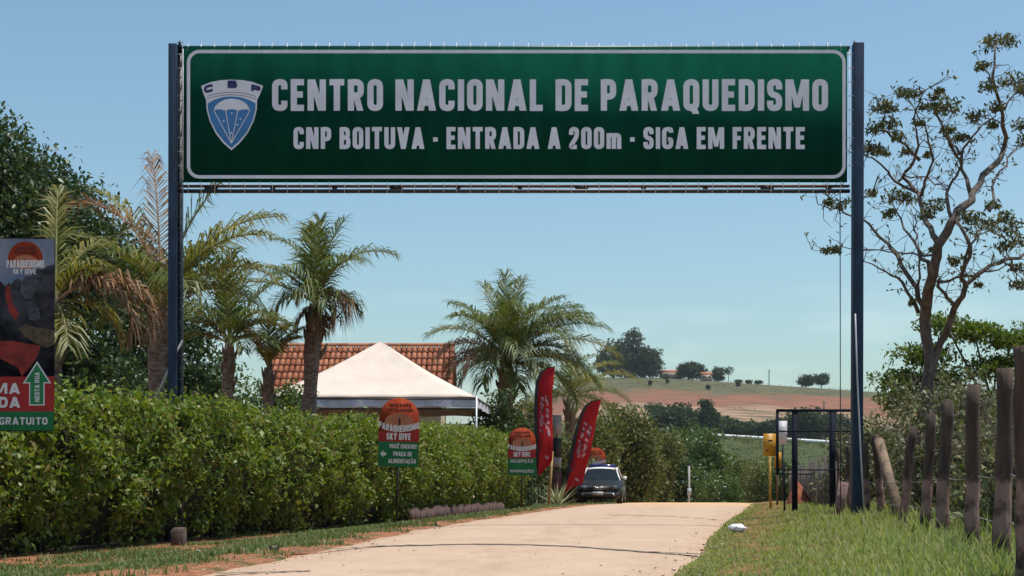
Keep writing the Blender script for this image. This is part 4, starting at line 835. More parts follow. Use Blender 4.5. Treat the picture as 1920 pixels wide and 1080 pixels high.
for dv in (0, 16): mb.ribbon([E(u, 392 + dv + .0011*(u - 460)**2) for u in range(305, 620, 26)], .010, YF - .004)
mb.build('emblem_scroll', mat('emblem_grey', (.30, .29, .36), .6, .1, 2), panel)
mb = MB()                                              # lacing of the banner
for i in range(47):
    x = gx(352 + i*26.6) + random.uniform(-.02, .02)
    mb.tube([(x, -.09, gzv(97)), (x + .01, -.03, gzv(84 - random.random()*3)), (x, .06, gzv(92))], .007, 4)
    mb.tube([(x, -.09, gzv(343)), (x + .01, -.035, gzv(351)), (x, -.03, gzv(363)), (x, .06, gzv(357))], .007, 4)
for i in range(9):
    z = gzv(105 + i*26); mb.tube([(gx(1584), -.09, z), (gx(1601), -.06, z + .01)], .008, 4); mb.tube([(gx(347), -.09, z), (gx(336), -.06, z + .01)], .008, 4)
mb.tube([(gx(346), -.095, gzv(95)), (gx(346), -.095, gzv(340))], .008, 4); mb.tube([(gx(1590), -.08, gzv(95)), (gx(1590), -.08, gzv(340))], .006, 4)
mb.build('lacing', rope_m, sign, kind='stuff')
def wire(name, label, cat, pts, r, m, n=5):
    o = Vector(pts[-1]); w = MB().tube([Vector(p) - o for p in pts], r, n).build(name, m, None, o); return tag(w, label, cat)
wire('guy_rope', 'pale guy rope running down left from the left sign post', 'rope', [(gx(344), GY - .1, gzv(640)), (gx(285), GY + .35, gzv(733)), (gx(120), GY + 1.6, gz(gx(120), GY + 1.6))], .016, rope_m)
wire('conduit', 'thin pale pipe running down the right sign post', 'pipe', [(gx(1600), GY - .12, gzv(590)), (gx(1603), GY - .13, gzv(700)), (gx(1610), GY - .14, gzv(860)), (gx(1617), GY - .17, gzv(990))], .013, mat('conduit_grey', (.40, .41, .44), .5, .1, 4), 8)
wire('hanging_cable', 'dark thin cable hanging straight down beside the right sign post', 'cable', [(gx(1578), GY + .1, gzv(352)), (gx(1578.5), GY + .1, gzv(700)), (gx(1579), GY + .1, gz(gx(1579), GY))], .008, dark_m)
x, y = (346 - 960)/F*20.2, 20.2
o = MB(); o.box((0, 0, .08), (.19, .2, .30)); o.box((.01, 0, .24), (.16, .16, .03)); ob = o.build('concrete_block', mat('old_concrete', (.11, .07, .055), .95, .3, 7, bump=.6), None, (x, y - .35, gz(x, y - .35)))
tag(ob, 'small dirty concrete block at the foot of the hedge', 'block'); bv = ob.modifiers.new('b', 'BEVEL'); bv.width = .015

# ================================================================ FENCE OF WOODEN POSTS
def fence_mat():
    m = mat('fence_wood', (.10, .065, .045), .95, scale=16, col2=(.035, .025, .02), bump=1.0, bscale=30, stretch=(1, 1, .12))
    t = m.node_tree; b = t.nodes['Principled BSDF']; src = b.inputs['Base Color'].links[0].from_socket
    tcn = t.nodes.new('ShaderNodeTexCoord'); sp = t.nodes.new('ShaderNodeSeparateXYZ'); t.links.new(tcn.outputs['Object'], sp.inputs[0])
    n = t.nodes.new('ShaderNodeTexNoise'); n.inputs['Scale'].default_value = 9; n.inputs['Detail'].default_value = 6; t.links.new(tcn.outputs['Object'], n.inputs['Vector'])
    def mth(op, a, c):
        x = t.nodes.new('ShaderNodeMath'); x.operation = op; t.links.new(a, x.inputs[0])
        if isinstance(c, float): x.inputs[1].default_value = c
        else: t.links.new(c, x.inputs[1])
        return x.outputs[0]
    zz = mth('ADD', sp.outputs[2], mth('MULTIPLY', mth('SUBTRACT', n.outputs[0], .5), .35))
    up = t.nodes.new('ShaderNodeMapRange'); up.inputs[1].default_value = .80; up.inputs[2].default_value = .74; t.links.new(zz, up.inputs[0])
    lo = t.nodes.new('ShaderNodeMapRange'); lo.inputs[1].default_value = .14; lo.inputs[2].default_value = .24; t.links.new(zz, lo.inputs[0])
    n3 = t.nodes.new('ShaderNodeTexNoise'); n3.inputs['Scale'].default_value = 5; n3.inputs['Detail'].default_value = 7; t.links.new(tcn.outputs['Object'], n3.inputs['Vector'])
    pt = t.nodes.new('ShaderNodeMapRange'); pt.inputs[1].default_value = .42; pt.inputs[2].default_value = .55; t.links.new(n3.outputs[0], pt.inputs[0])
    f = mth('MULTIPLY', mth('MULTIPLY', up.outputs[0], lo.outputs[0]), pt.outputs[0])
    x = t.nodes.new('ShaderNodeMix'); x.data_type = 'RGBA'; x.inputs[7].default_value = (.28, .17, .14, 1)
    t.links.new(f, x.inputs[0]); t.links.new(src, x.inputs[6]); t.links.new(x.outputs[2], b.inputs['Base Color']); return m
fw = fence_mat()
f0 = Vector((4.13, 12.4, 0)); f0.z = gz(f0.x, f0.y)
fence = thing('post_fence', 'row of rough old wooden posts with wires along the right verge', 'fence', tuple(f0))
fposts = [(1918, 648, 8.9, 0.068, -8), (1884, 690, 10.6, 0.066, 4), (1824, 722, 12.4, 0.063, 3), (1777, 752, 13.75, 0.063, 14), (1746, 776, 16.5, 0.063, 12), (1712, 800, 18.8, 0.062, 24), (1641, 815, 21.8, 0.060, -14), (1622, 828, 24.4, 0.056, -4), (1590, 836, 27.5, 0.052, 0), (1570, 842, 31, 0.052, 0)]
tops = []
for px, pt, Y, rd, dx in fposts:
    tp = P(px, pt, Y); bx_ = (px - dx - 960)/F*Y; bt = Vector((bx_, Y, gz(bx_, Y) - .12)); tops.append((bt, tp))
    k = 9; hgt = tp.z - bt.z
    mb = MB(); mb.tube([bt.lerp(tp, i/k) - bt + Vector((random.gauss(0, .006), random.gauss(0, .006), 0)) for i in range(k+1)], [rd*random.uniform(.93, 1.05)*(1.04 - .08*i/k) for i in range(k+1)], 12, True, .05)
    o = mb.build('post', fw, fence, bt - f0, smooth=True)
    o.data.polygons[-1].use_smooth = False
b0 = P(1648, 826, 21.6); b1 = P(1692, 995, 20.6); b1.z = gz(b1.x, b1.y) - .05
mb = MB(); mb.tube([b0 - f0, b0.lerp(b1, .5) - f0, b1 - f0], [.075, .08, .085], 10, True, .05); mb.build('brace', mat('brace_wood', (.20, .135, .09), .9, .3, 8, bump=.5), fence)
for fr in (.28, .5, .72, .9):
    mb = MB(); prev = None; pts = []
    for bt, tp in tops:
        p = bt.lerp(tp, fr) - f0 + Vector((.02, -.11, 0))
        if prev is not None:
            for q in (.33, .66): pts.append(prev.lerp(p, q) + Vector((0, 0, -.015)))
        pts.append(p); prev = p
    mb.tube(pts, .006, 4, False); mb.build('wire', mat('old_wire', (.22, .20, .18), .7, .2, 5), fence)
bs = P(1569, 980, 22.3); bs.z = gz(bs.x, bs.y); ts = P(1583, 904, 22.3)
o = MB(); o.tube([(0, 0, -.1), tuple((ts - bs)*.5), tuple(ts - bs)], [.075, .08, .08], 10, True, .05)
tag(o.build('stub_post', mat('stub_wood', (.25, .16, .14), .95, .35, 8, bump=.7), None, bs), 'short leaning wooden stump post left of the right sign post', 'post')
# weathered board fence further back
q0 = Vector((7.1, 30.5, 0)); q0.z = gz(7.1, 30.5); bf = thing('board_fence', 'old grey board fence behind the empty billboard frame', 'fence', tuple(q0))
for i in range(30):
    u = i/29; x = 7.25 + 1.35*u; y = 31 + 12*u; z = gz(x, y); h = random.uniform(1.0, 1.25); mb = MB(); dx, dy = .11, .98
    mb.box((0, 0, h/2 - .05), (.03, .34, h), rz=-.11); mb.build('board', mat('grey_board', (.20, .175, .16), .95, .4, 5, bump=.4, stretch=(1, 1, .25)), bf, Vector((x, y, z)) - q0 + Vector((random.uniform(-.03, .03), 0, 0)))
for zz in (.3, .85):
    MB().tube([Vector((7.32, 31, gz(7.25, 31) + zz)) - q0, Vector((8.67, 43, gz(8.6, 43) + zz)) - q0], .03, 6).build('rail', MATS['grey_board'], bf)

# ================================================================ SMALL SIGNS ON THE LEFT
orange_m = mat('print_orange', (.34, .062, .025), .9, spec=.08, scale=5, col2=(.26, .035, .016))
red_m = mat('print_red', (.36, .025, .022), .9, .12, 3)
pgreen_m = mat('print_green', (.012, .16, .05), .9, .12, 3)
pwhite_m = mat('print_white', (.72, .70, .70), .9, .05, 3)
black_m = mat('print_black', (.035, .025, .022), .9, .2, 4)
glow_m = mat('print_peach', (.46, .17, .09), .9, .12, 3)
stake_m = mat('stake_black', (.014, .014, .016), .5, .3, 6)
def logo(par, cx, cz, r, y, small=True):
    """round emblem: orange disc, dark blurred wordmark, small falling figure"""
    MB().sheet([(cx + r*.72*math.cos(a), cz - r*.2 + r*.42*math.sin(a)) for a in np.linspace(0, 2*math.pi, 28)[:-1]], y - .002).build('logo_glow', glow_m, par)
    mb = MB(); rr = np.random.default_rng(3)
    for row, (z, w) in enumerate(((.52, .52), (.28, .62))):
        x = -w*r
        while x < w*r:
            q = rr.uniform(.05, .11)*r; hh = rr.uniform(.14, .22)*r; zz = cz + z*r + rr.uniform(-.02, .02)*r
            mb.sheet([(cx + x, zz), (cx + x + q, zz + rr.uniform(-.02, .02)*r), (cx + x + q, zz + hh), (cx + x, zz + hh)], y - .004); x += q + rr.uniform(.02, .05)*r
    mb.build('logo_wordmark', mat('print_dark_red', (.12, .03, .02), .9, .2, 4), par)
    f = [(-.03,.08),(.04,.1),(.07,.0),(.06,-.16),(.03,-.3),(-.02,-.33),(-.03,-.2),(-.02,-.05)]
    MB().sheet([(cx + a*r*1.3, cz - .15*r + b*r*1.3) for a, b in f][::-1], y - .004).build('logo_figure', black_m, par)
def disc_sign(label, px, Y, W, top, stake_lean, lines, arrow=False):
    x = (px - 960)/F*Y; s = thing('roadside_sign', label, 'sign', (x, Y, gz(x, Y)), 0, 'round topped club signs along the hedge')
    s.rotation_euler = (0, R(stake_lean), 0); h = W*1.70; z1 = top; z0 = top - h; r = W*.49; cz = z1 - r
    MB().tube([(-.0, .03, -.25), (0, .03, z0 + .5)], .022, 8).build('stake', stake_m, s)
    out = [(W/2, z0), (W/2, cz - r*.3)] + [(r*math.cos(a), cz + r*math.sin(a)) for a in np.linspace(-.05, math.pi + .05, 26)] + [(-W/2, cz - r*.3), (-W/2, z0)]
    bd = MB().prism(out[::-1], -.012, .012).build('board', orange_m, s)
    zr1 = z1 - h*.485; zr0 = z1 - h*.64
    MB().sheet([(-W/2, zr0), (W/2, zr0), (W/2, zr1), (-W/2, zr1)], -.014).build('red_band', red_m, bd)
    MB().sheet([(-W/2, z0), (W/2, z0), (W/2, zr0), (-W/2, zr0)], -.014).build('green_band', pgreen_m, bd)
    logo(bd, 0, cz, r, -.015)
    wf = words(pwhite_m, bd); text(wf, 'PARAQUEDISMO', -W*.5, W*.5, zr1 - .005, h*.095, -.019, .2, .06, bend=lambda q: .10*W*(2*abs(q)/W)**2 - .01)
    text(wf, 'SKY DIVE', -W*.30, W*.30, zr0 + h*.03, h*.095, -.019, .2, .08)
    if lines: text(wf, lines[0], -W*.22 if arrow else -W*.4, W*.45 if arrow else W*.4, z0 + h*(.265), h*.062, -.019, .19, .09)
    if len(lines) == 3:
        text(wf, lines[1], -W*.12, W*.34, z0 + h*.155, h*.062, -.019, .19, .09); text(wf, lines[2], -W*.24, W*.44, z0 + h*.05, h*.062, -.019, .19, .09)
    elif len(lines) == 2: text(wf, lines[1], -W*.42, W*.42, z0 + h*.06, h*.055, -.019, .19, .09)
    if arrow:
        cx, cz2 = -W*.37, z0 + h*.18; a = W*.075
        mb = MB(); mb.sheet([(cx - a, cz2), (cx, cz2 - a*1.2), (cx, cz2 - a*.5), (cx + a, cz2 - a*.5), (cx + a, cz2 + a*.5), (cx, cz2 + a*.5), (cx, cz2 + a*1.2)], -.019); mb.build('arrow', pwhite_m, bd)
    return s
disc_sign('nearest round topped orange, red and green sign, with a left arrow', 743, 27.4, .80, 2.50, 1.6, ['VOCÊ CHEGOU!', 'PRAÇA DE', 'ALIMENTAÇÃO'], True)
disc_sign('second round topped orange and green sign, beside the upright feather flag', 978, 39.4, .80, 2.32, .3, ['RECEPÇÃO', 'INFORMAÇÕES'])
disc_sign('third round topped orange sign, half hidden behind the parked car', 1117, 57.0, .82, 2.33, 0, [])

# large banner at the left edge of the picture
BY = 15.0; BS = F/BY
bx0 = (103 - 960)/BS
ban = thing('poster_banner', 'tall dark photo poster with orange logo and green arrow at left edge', 'banner', (bx0 - .75, BY, gz(bx0 - .75, BY)))
bz = ban.location.z
def B(u, v): return (u/2.7/BS - 102/BS + .75, EYE + (H0 - (430 + v/2.7))/BS - bz)
MB().tube([(.05, .045, -.3), (.05, .045, 3.3 - bz)], .03, 8).build('pole', stake_m, ban); MB().tube([(-.6, .045, -.3), (-.6, .045, 3.3 - bz)], .03, 8).build('pole', stake_m, ban)
_, ztop = B(0, 46); _, zbot = B(0, 1020)
photo = mat('poster_photo', (.020, .022, .030), .9, spec=.08, scale=4.5, col2=(.004, .005, .008), detail=3, lo=.4, hi=.6)
bd = MB().prism([(-.78, zbot - .01), (B(270, 0)[0], zbot), (B(276, 0)[0], ztop - .005), (-.78, ztop + .01)][::-1], -.008, .008).build('panel', photo, ban)
def pr(name, pts, y, m): return MB().sheet([B(*q) for q in pts][::-1] if pts else [], y).build(name, m, bd)
pr('printed_sky', [(-240,48),(274,50),(274,178),(240,186),(215,205),(190,200),(165,222),(150,238),(128,236),(110,262),(92,250),(70,258),(55,280),(40,268),(32,300),(18,280),(0,262),(-240,250)], -.0095, mat('poster_sky', (.13, .18, .27), .9, spec=.08, scale=4, col2=(.26, .28, .34)))
pr('printed_face', [(105,270),(140,252),(190,255),(188,300),(160,350),(120,352),(102,320)], -.0095, mat('poster_grey', (.10, .12, .13), .9, spec=.08, scale=14, col2=(.045, .055, .06)))
pr('printed_glove', [(140,405),(195,400),(205,450),(180,465),(145,455)], -.0095, MATS['poster_grey'])
pr('printed_arm', [(92,500),(130,480),(170,495),(240,505),(274,515),(274,585),(235,600),(180,575),(120,545)], -.0095, mat('poster_tan', (.15, .115, .075), .9, spec=.08, scale=20, col2=(.06, .045, .03)))
pr('printed_strap', [(30,280),(48,290),(60,370),(95,430),(80,460),(45,420),(25,340)], -.0095, mat('poster_red', (.26, .03, .022), .9, .25, 6))
pr('printed_suit', [(-240,560),(60,565),(205,590),(190,640),(165,680),(110,745),(90,700),(0,655),(-240,640)], -.0095, MATS['poster_red'])
pr('red_band', [(-240,748),(273,745),(272,922),(-240,922)], -.0095, red_m); pr('green_band', [(-240,922),(272,922),(271,1018),(-240,1020)], -.0095, pgreen_m)
cx, cz = B(127, 150); r = 88/2.7/BS
MB().sheet([(cx + r*math.cos(a), cz + r*math.sin(a)) for a in np.linspace(-.35, math.pi + .35, 30)][::-1], -.0105).build('logo_disc', orange_m, bd); logo(bd, cx, cz, r*.98, -.011)
wf = words(pwhite_m, bd); x0, zt = B(33, 196); x1, _ = B(223, 196); text(wf, 'PARAQUEDISMO', x0, x1, zt, 40/2.7/BS, -.016, .2, .06)
x0, zt = B(66, 228); x1, _ = B(182, 228); text(wf, 'SKY DIVE', x0, x1, zt, 26/2.7/BS, -.016, .2, .08)
x0, zt = B(-34, 833); x1, _ = B(101, 833); text(wf, 'MA', x0, x1, zt, 54/2.7/BS, -.013, .26, .10)
x0, zt = B(-8, 903); x1, _ = B(102, 903); text(wf, 'DA', x0, x1, zt, 54/2.7/BS, -.013, .26, .10)
x0, zt = B(-6, 989); x1, _ = B(240, 989); text(wf, 'GRATUITO', x0, x1, zt, 37/2.7/BS, -.013, .22, .10)
arr = [(187,668),(258,780),(225,780),(225,892),(147,892),(147,780),(115,780)]
mb = MB(); mb.sheet([B(*q) for q in arr], -.012); mb.build('arrow_outline', pwhite_m, bd)
ar2 = [(187,682),(247,774),(219,774),(219,886),(153,886),(153,774),(127,774)]
pr('arrow', ar2, -.0145, mat('arrow_green', (.02, .20, .07), .9, .1, 3))
tm = MB(); x0, z0 = B(0, 0); text(tm, 'NESTA RUA', 0, 150/2.7/BS, 0, 24/2.7/BS, -.017, .2, .09)
ox, oz = B(200, 874); tm.v = [np.stack([ox - v[:, 2], v[:, 1], oz + v[:, 0]], 1) for v in tm.v]; tm.build('arrow_lettering', pwhite_m, bd)

# ================================================================ FEATHER FLAGS
def feather(label, Y, lft, rgt, polept, marks, seed):
    def T(u, v): return P(920 + u/3.725, 670 + v/3.725, Y)
    b = T(*polept[0]); b.z = gz(b.x, Y); s = thing('feather_flag', label, 'flag', tuple(b), 0, 'red feather flags by the road')
    pl = [T(*q) - b for q in polept]; pl[0] = Vector((0, 0, -.2))
    MB().tube(pl, [.018]*(len(pl)-3) + [.014, .01, .008], 8).build('pole', stake_m, s)
    n = 40; k = 7; vs_ = np.linspace(0, 1, n)
    def side(lst):
        a = np.array(lst, float); d = np.concatenate([[0], np.cumsum(np.hypot(*np.diff(a, axis=0).T))]); d /= d[-1]
        return np.stack([np.interp(vs_, d, a[:, 0]), np.interp(vs_, d, a[:, 1])], 1)
    l_, r_ = side(lft), side(rgt); pts = np.zeros((n, k, 3))
    def at(i, u, off=0):
        q = l_[i]*(1-u) + r_[i]*u; p = T(*q) - b; p.y += .07*math.sin(i*.33 + seed)*u + .04*math.sin(u*6 + i*.12) + off; return tuple(p)
    for i in range(n):
        for j in range(k): pts[i, j] = at(i, j/(k-1))
    o = grid_mesh(pts[..., 0], pts[..., 1], pts[..., 2]).build('cloth', leafmat('flag_red', [(.42, .012, .016), (.50, .016, .02)], .35, .6, .2), s, smooth=True)
    md = o.modifiers.new('s', 'SOLIDIFY'); md.thickness = .003
    # black sleeve
    sl = np.zeros((n, 2, 3))
    for i in range(n): sl[i, 0] = at(i, -.17, -.004); sl[i, 1] = at(i, .04 + (.22 if abs(i/n - .70) < .03 else .09 if abs(i/n - .70) < .07 else 0), -.010)
    grid_mesh(sl[..., 0], sl[..., 1], sl[..., 2]).build('sleeve', stake_m, o)
    rr = np.random.default_rng(seed); mb = MB(); md_ = MB()
    for col in (.30, .66):
        i = marks[0]
        while i < marks[1]:
            for q in range(3):
                u0 = col + rr.uniform(-.14, .06); du = rr.uniform(.05, .13); (mb if rr.uniform() < .7 else md_).add([at(i, u0, -.012), at(i, u0 + du, -.012), at(i+1, u0 + du, -.012), at(i+1, u0, -.012)], [(0, 3, 2, 1)])
            i += 1 if rr.uniform() < .75 else 2
    mb.add([at(31, .5, -.012), at(31, .75, -.012), at(32, .75, -.012), at(32, .5, -.012)], [(0, 3, 2, 1)])
    mb.build('printed_marks', mat('flag_pale', (.46, .22, .26), .7, .2, 5), o, kind='stuff'); md_.build('printed_marks', mat('flag_dark', (.10, .012, .02), .7, .2, 5), o, kind='stuff')
feather('upright red feather flag on a black sleeve, beside the wooden stick', 42.5,
        [(447,68),(400,76),(362,108),(336,165),(326,240),(322,400),(326,540),(330,640),(330,740),(335,832)], [(448,68),(444,120),(436,190),(428,250),(431,400),(435,560),(432,700),(424,738),(395,762),(337,833)],
        [(336,1030),(333,830),(324,600),(318,400),(323,240),(333,165),(360,105),(398,72),(446,65)], (11, 24), 2)
feather('leaning red feather flag next to the parked car', 49.0,
        [(770,298),(715,308),(672,346),(640,405),(612,500),(590,590),(572,680),(558,760),(536,850),(512,948)], [(771,298),(758,350),(742,420),(722,540),(692,680),(662,800),(642,886),(612,892),(560,918),(514,949)],
        [(494,1015),(512,945),(556,740),(586,580),(610,490),(637,400),(668,343),(712,303),(769,295)], (11, 24), 5)
x, y = (1028-960)/F*43.2, 43.2
o = MB(); o.tube([(0, 0, -.2), (.06, 0, .8), (.13, 0, 1.75)], [.045, .042, .038], 8); tag(o.build('wooden_stick', mat('bamboo', (.42, .27, .10), .7, .25, 6), None, (x, y, gz(x, y))), 'tan wooden stick standing right of the upright feather flag', 'stick')
# stall panel seen between the flags
x, y = (1043-960)/F*52, 52; t = thing('notice_stand', 'grey and black notice stand seen behind the upright flag', 'stand', (x, y, gz(x, y)))
MB().tube([(0, .05, -.1), (0, .05, 3.4)], .03, 6).build('pole', stake_m, t)
for z0, z1, m, nm in ((2.75, 3.5, mat('panel_grey', (.38, .33, .33), .7, .2, 4), 'upper_panel'), (1.95, 2.65, stake_m, 'black_panel'), (1.55, 1.9, MATS['panel_grey'], 'middle_panel'), (.7, 1.4, mat('panel_maroon', (.13, .05, .05), .8, .3, 4), 'lower_panel')):
    mb = MB(); mb.box((.03, 0, (z0+z1)/2), (.34, .04, z1 - z0)); mb.build(nm, m, t)
# low edging along the foot of the hedge
a0, a1 = Vector((hedge_front(29.5) + .12, 29.5, 0)), Vector((hedge_front(40.5) + .12, 40.5, 0))
t = thing('low_edging', 'low reddish edging wall along the foot of the far hedge', 'edging', (a0.x, a0.y, gz(a0.x, a0.y)))
for i in range(44):
    p = a0.lerp(a1, (i + .5)/44); z = gz(p.x, p.y); h = random.uniform(.26, .34)
    mb = MB(); mb.box((0, 0, h/2 - .04), (.05, .24, h), rz=-.29); mb.build('slab', mat('edging_clay', (.105, .06, .05), .95, .3, 5), t, Vector((p.x + random.uniform(-.01, .01), p.y, z)) - t.location)

# ================================================================ TENT AND HOUSE
tz = EYE + (H0 - 744)/F*44; tcx, tcy = -4.3, 47.2
tent = thing('party_tent', 'white pyramid roofed party tent behind the hedge', 'tent', (tcx, tcy, gz(tcx, tcy)))
tb = tent.location
cn = [Vector((-7.9, 44, tz)) - tb, Vector((-1.13, 44, tz)) - tb, Vector((-.72, 50.4, tz)) - tb, Vector((-7.5, 50.4, tz)) - tb]; ap = P(714, 640, 47.2) - tb
mb = MB(); k = 14
for q in range(4):
    a, b = cn[q], cn[(q+1) % 4]; rows = []
    for i in range(k+1):
        s = i/k
        for j in range(k+1):
            e = a.lerp(b, j/k); p = e.lerp(ap, s); p.z -= .09*math.sin(math.pi*s) + .05*math.sin(math.pi*j/k)*(1-s)*s*4 + .008*math.sin(j*2.3 + s*5); rows.append(tuple(p))
    mb.add(rows, [(i*(k+1)+j, i*(k+1)+j+1, (i+1)*(k+1)+j+1, (i+1)*(k+1)+j) for i in range(k) for j in range(k)])
canvas = mat('tent_canvas', (.66, .555, .47), .8, .05, 1.2, spec=.1, bump=.15, bscale=3)
o = mb.build('canopy', canvas, tent, smooth=True); md = o.modifiers.new('s', 'SOLIDIFY'); md.thickness = .01
for q in range(4):
    a, b = cn[q], cn[(q+1) % 4]; d = (b - a).normalized(); n_ = Vector((d.y, -d.x, 0))
    mb = MB(); mb.tube([a + Vector((0, 0, -.06)), b + Vector((0, 0, -.06))], .03, 6); mb.build('frame_bar', dark_m, tent)
    rows = []; kk = 24
    for i in range(kk+1):
        p = a.lerp(b, i/kk) + n_*(.03*math.sin(i*1.3)); rows += [tuple(p + Vector((0, 0, -.09))), tuple(p + n_*.02 + Vector((0, 0, -.33 - .02*math.sin(i*.9))))]
    mb = MB(); mb.add(rows, [(2*i, 2*i+1, 2*i+3, 2*i+2) for i in range(kk)]); mb.build('valance', mat('valance', (.50, .50, .54), .7, .12, 4), tent)
    mb = MB(); mb.tube([(a.x, a.y, -.1), tuple(a)], .035, 8); mb.build('leg', mat('aluminium', (.55, .56, .58), .4, .1, 3, metal=.6), tent)

HYr, HYe = 58.0, 55.0; hx0, hx1 = (512-960)/F*HYr, (853-960)/F*HYr; zr_ = EYE + (H0 - 648)/F*HYr; ze_ = zr_ - 2.15
house = thing('tiled_house', 'house with orange clay tile roof behind the tent', 'house', ((hx0+hx1)/2, HYr, gz((hx0+hx1)/2, HYr)))
hb = house.location; wall_m = mat('house_wall', (.62, .50, .36), .9, .1, 3)
mb = MB(); x0, x1 = hx0 + .5 - hb.x, hx1 - .5 - hb.x; zt = ze_ - hb.z - .05; w0, w1 = HYe + .5 - HYr, HYr - HYe - .5; zz = zr_ - hb.z - .25
mb.add([(x0, w0, -.2), (x1, w0, -.2), (x1, w1, -.2), (x0, w1, -.2), (x0, w0, zt), (x1, w0, zt), (x1, w1, zt), (x0, w1, zt), (x0, 0, zz), (x1, 0, zz)], [(0,1,5,4),(1,2,6,9,5),(2,3,7,6),(3,0,4,8,7)]); mb.build('wall', wall_m, house)
for wx in (-2.2, 0, 2.2):
    wn = MB(); wn.box((wx, w0 - .01, 1.6), (1.2, .06, 1.1)); wn = wn.build('window', mat('window_frame', (.35, .22, .12), .6, .2, 4), house)
    g2 = MB(); g2.box((wx, w0 - .045, 1.6), (1.0, .02, .9)); g2.build('pane', mat('window_glass', (.03, .04, .05), .08, .1, 2), wn)
sl_ = math.atan2(zr_ - ze_, HYr - HYe); Ls = math.hypot(zr_ - ze_, HYr - HYe)
def clay_mat():
    m = bpy.data.materials.new('clay_tile'); m.use_nodes = True; t = m.node_tree; b = t.nodes['Principled BSDF']; b.inputs['Roughness'].default_value = .85
    oi = t.nodes.new('ShaderNodeObjectInfo'); rr = t.nodes.new('ShaderNodeValToRGB'); e = rr.color_ramp.elements
    e[0].color = (.30, .085, .035, 1); e[1].color = (.52, .20, .10, 1); t.links.new(oi.outputs['Random'], rr.inputs[0])
    n = t.nodes.new('ShaderNodeTexNoise'); n.inputs['Scale'].default_value = 9; n.inputs['Detail'].default_value = 5
    tcn = t.nodes.new('ShaderNodeTexCoord'); t.links.new(tcn.outputs['Object'], n.inputs['Vector'])
    r2 = t.nodes.new('ShaderNodeValToRGB'); r2.color_ramp.elements[0].position = .3; r2.color_ramp.elements[0].color = (.5, .45, .42, 1); r2.color_ramp.elements[1].position = .6
    t.links.new(n.outputs[0], r2.inputs[0]); x = t.nodes.new('ShaderNodeMix'); x.data_type = 'RGBA'; x.blend_type = 'MULTIPLY'; x.inputs[0].default_value = .6
    t.links.new(rr.outputs[0], x.inputs[6]); t.links.new(r2.outputs[0], x.inputs[7]); t.links.new(x.outputs[2], b.inputs['Base Color']); return m
clay = clay_mat()
mb = MB()
for s in (-1, 1):
    e0, e1, zR, zE = hx0 - hb.x, hx1 - hb.x, zr_ - hb.z - .08, ze_ - hb.z - .08
    yE = s*(HYr - HYe); dn = .10
    mb.add([(e0, 0, zR), (e1, 0, zR), (e1, yE, zE), (e0, yE, zE), (e0, 0, zR-dn), (e1, 0, zR-dn), (e1, yE, zE-dn), (e0, yE, zE-dn)], [(0,1,2,3),(4,7,6,5),(3,2,6,7),(1,5,6,2),(0,3,7,4)])
roof = mb.build('roof', mat('roof_under', (.16, .06, .035), .95, .3, 4), house)
# one clay barrel tile, shared by all
rows_n, cols_n = 7, 34; tl = Ls/rows_n; pitch = (hx1 - hx0)/cols_n
tv, tf = [], []
for i, s in enumerate((0, 1)):
    rad = pitch*(.50 if s else .42)
    for j in range(7):
        a = math.pi*j/6; tv.append((-rad*math.cos(a), -s*tl*1.12, rad*.85*math.sin(a) + (.035 if s else .0)))
for i, s in enumerate((0, 1)):
    rad = pitch*(.50 if s else .42) - .02
    for j in range(7):
        a = math.pi*j/6; tv.append((-rad*math.cos(a), -s*tl*1.12, rad*.85*math.sin(a) + (.035 if s else .0)))
tf = [(j, j+7, j+8, j+1) for j in range(6)] + [(14+j, 15+j, 22+j, 21+j) for j in range(6)] + [(7+j, 21+j, 22+j, 8+j) for j in range(6)]
me = bpy.data.meshes.new('tile'); me.from_pydata(tv, [], tf); me.materials.append(clay); me.update()
for f in me.polygons: f.use_smooth = True
for rw in range(rows_n):
    for cl in range(cols_n):
        o = link('tile', me, roof); s = rw*tl; y = -s*math.cos(sl_); z = zr_ - hb.z - .05 - s*math.sin(sl_)
        o.location = (hx0 - hb.x + (cl + .5)*pitch + random.uniform(-.008, .008), y, z + random.uniform(0, .008)); o.rotation_euler = (sl_, random.uniform(-.02, .02), random.uniform(-.015, .015))
rt = bpy.data.meshes.new('ridge_tile'); tv = [(-.24 if i == 0 else .24, -.13*math.cos(math.pi*j/6), .11*math.sin(math.pi*j/6)) for i in (0, 1) for j in range(7)]
rt.from_pydata(tv, [], [(j, j+1, j+8, j+7) for j in range(6)] + [tuple(range(6, -1, -1)), tuple(range(7, 14))]); rt.materials.append(clay); rt.update()
for i in range(17):
    o = link('ridge_tile', rt, roof); o.location = (hx0 - hb.x + (i + .5)*(hx1 - hx0)/17, 0, zr_ - hb.z - .01 + random.uniform(0, .01)); o.rotation_euler = (0, random.uniform(-.02, .02), 0)

# ================================================================ RIGHT VERGE THINGS
navy_m = mat('frame_navy', (.007, .011, .024), .75, .25, 5, spec=.15)
BF = 28.0; bs_ = F/BF
def fx(px): return (px - 960)/bs_
bb = thing('billboard_frame', 'empty dark blue steel billboard frame on the right verge', 'frame', (fx(1490), BF, gz(fx(1490), BF)))
bq = bb.location
def fz(py): return EYE + (H0 - py)/bs_ - bq.z
for px, w in ((1490, .10), (1567, .11)):
    y = 0 if px == 1490 else .3
    mb = MB(); mb.box((fx(px) - bq.x, y, (fz(768) - .2)/2), (w, w, fz(768) + .2)); mb.build('post', navy_m, bb)
for pa, xa, xb in ((770, 1455, 1612), (809, 1460, 1606), (881, 1455, 1580), (889, 1458, 1530)):
    th = .055 if pa == 770 else .025
    mb = MB(); mb.box(((fx(xa) + fx(xb))/2 - bq.x, -.07 if pa != 889 else .14, fz(pa)), (fx(xb) - fx(xa), .04, th)); mb.build('rail', navy_m, bb)
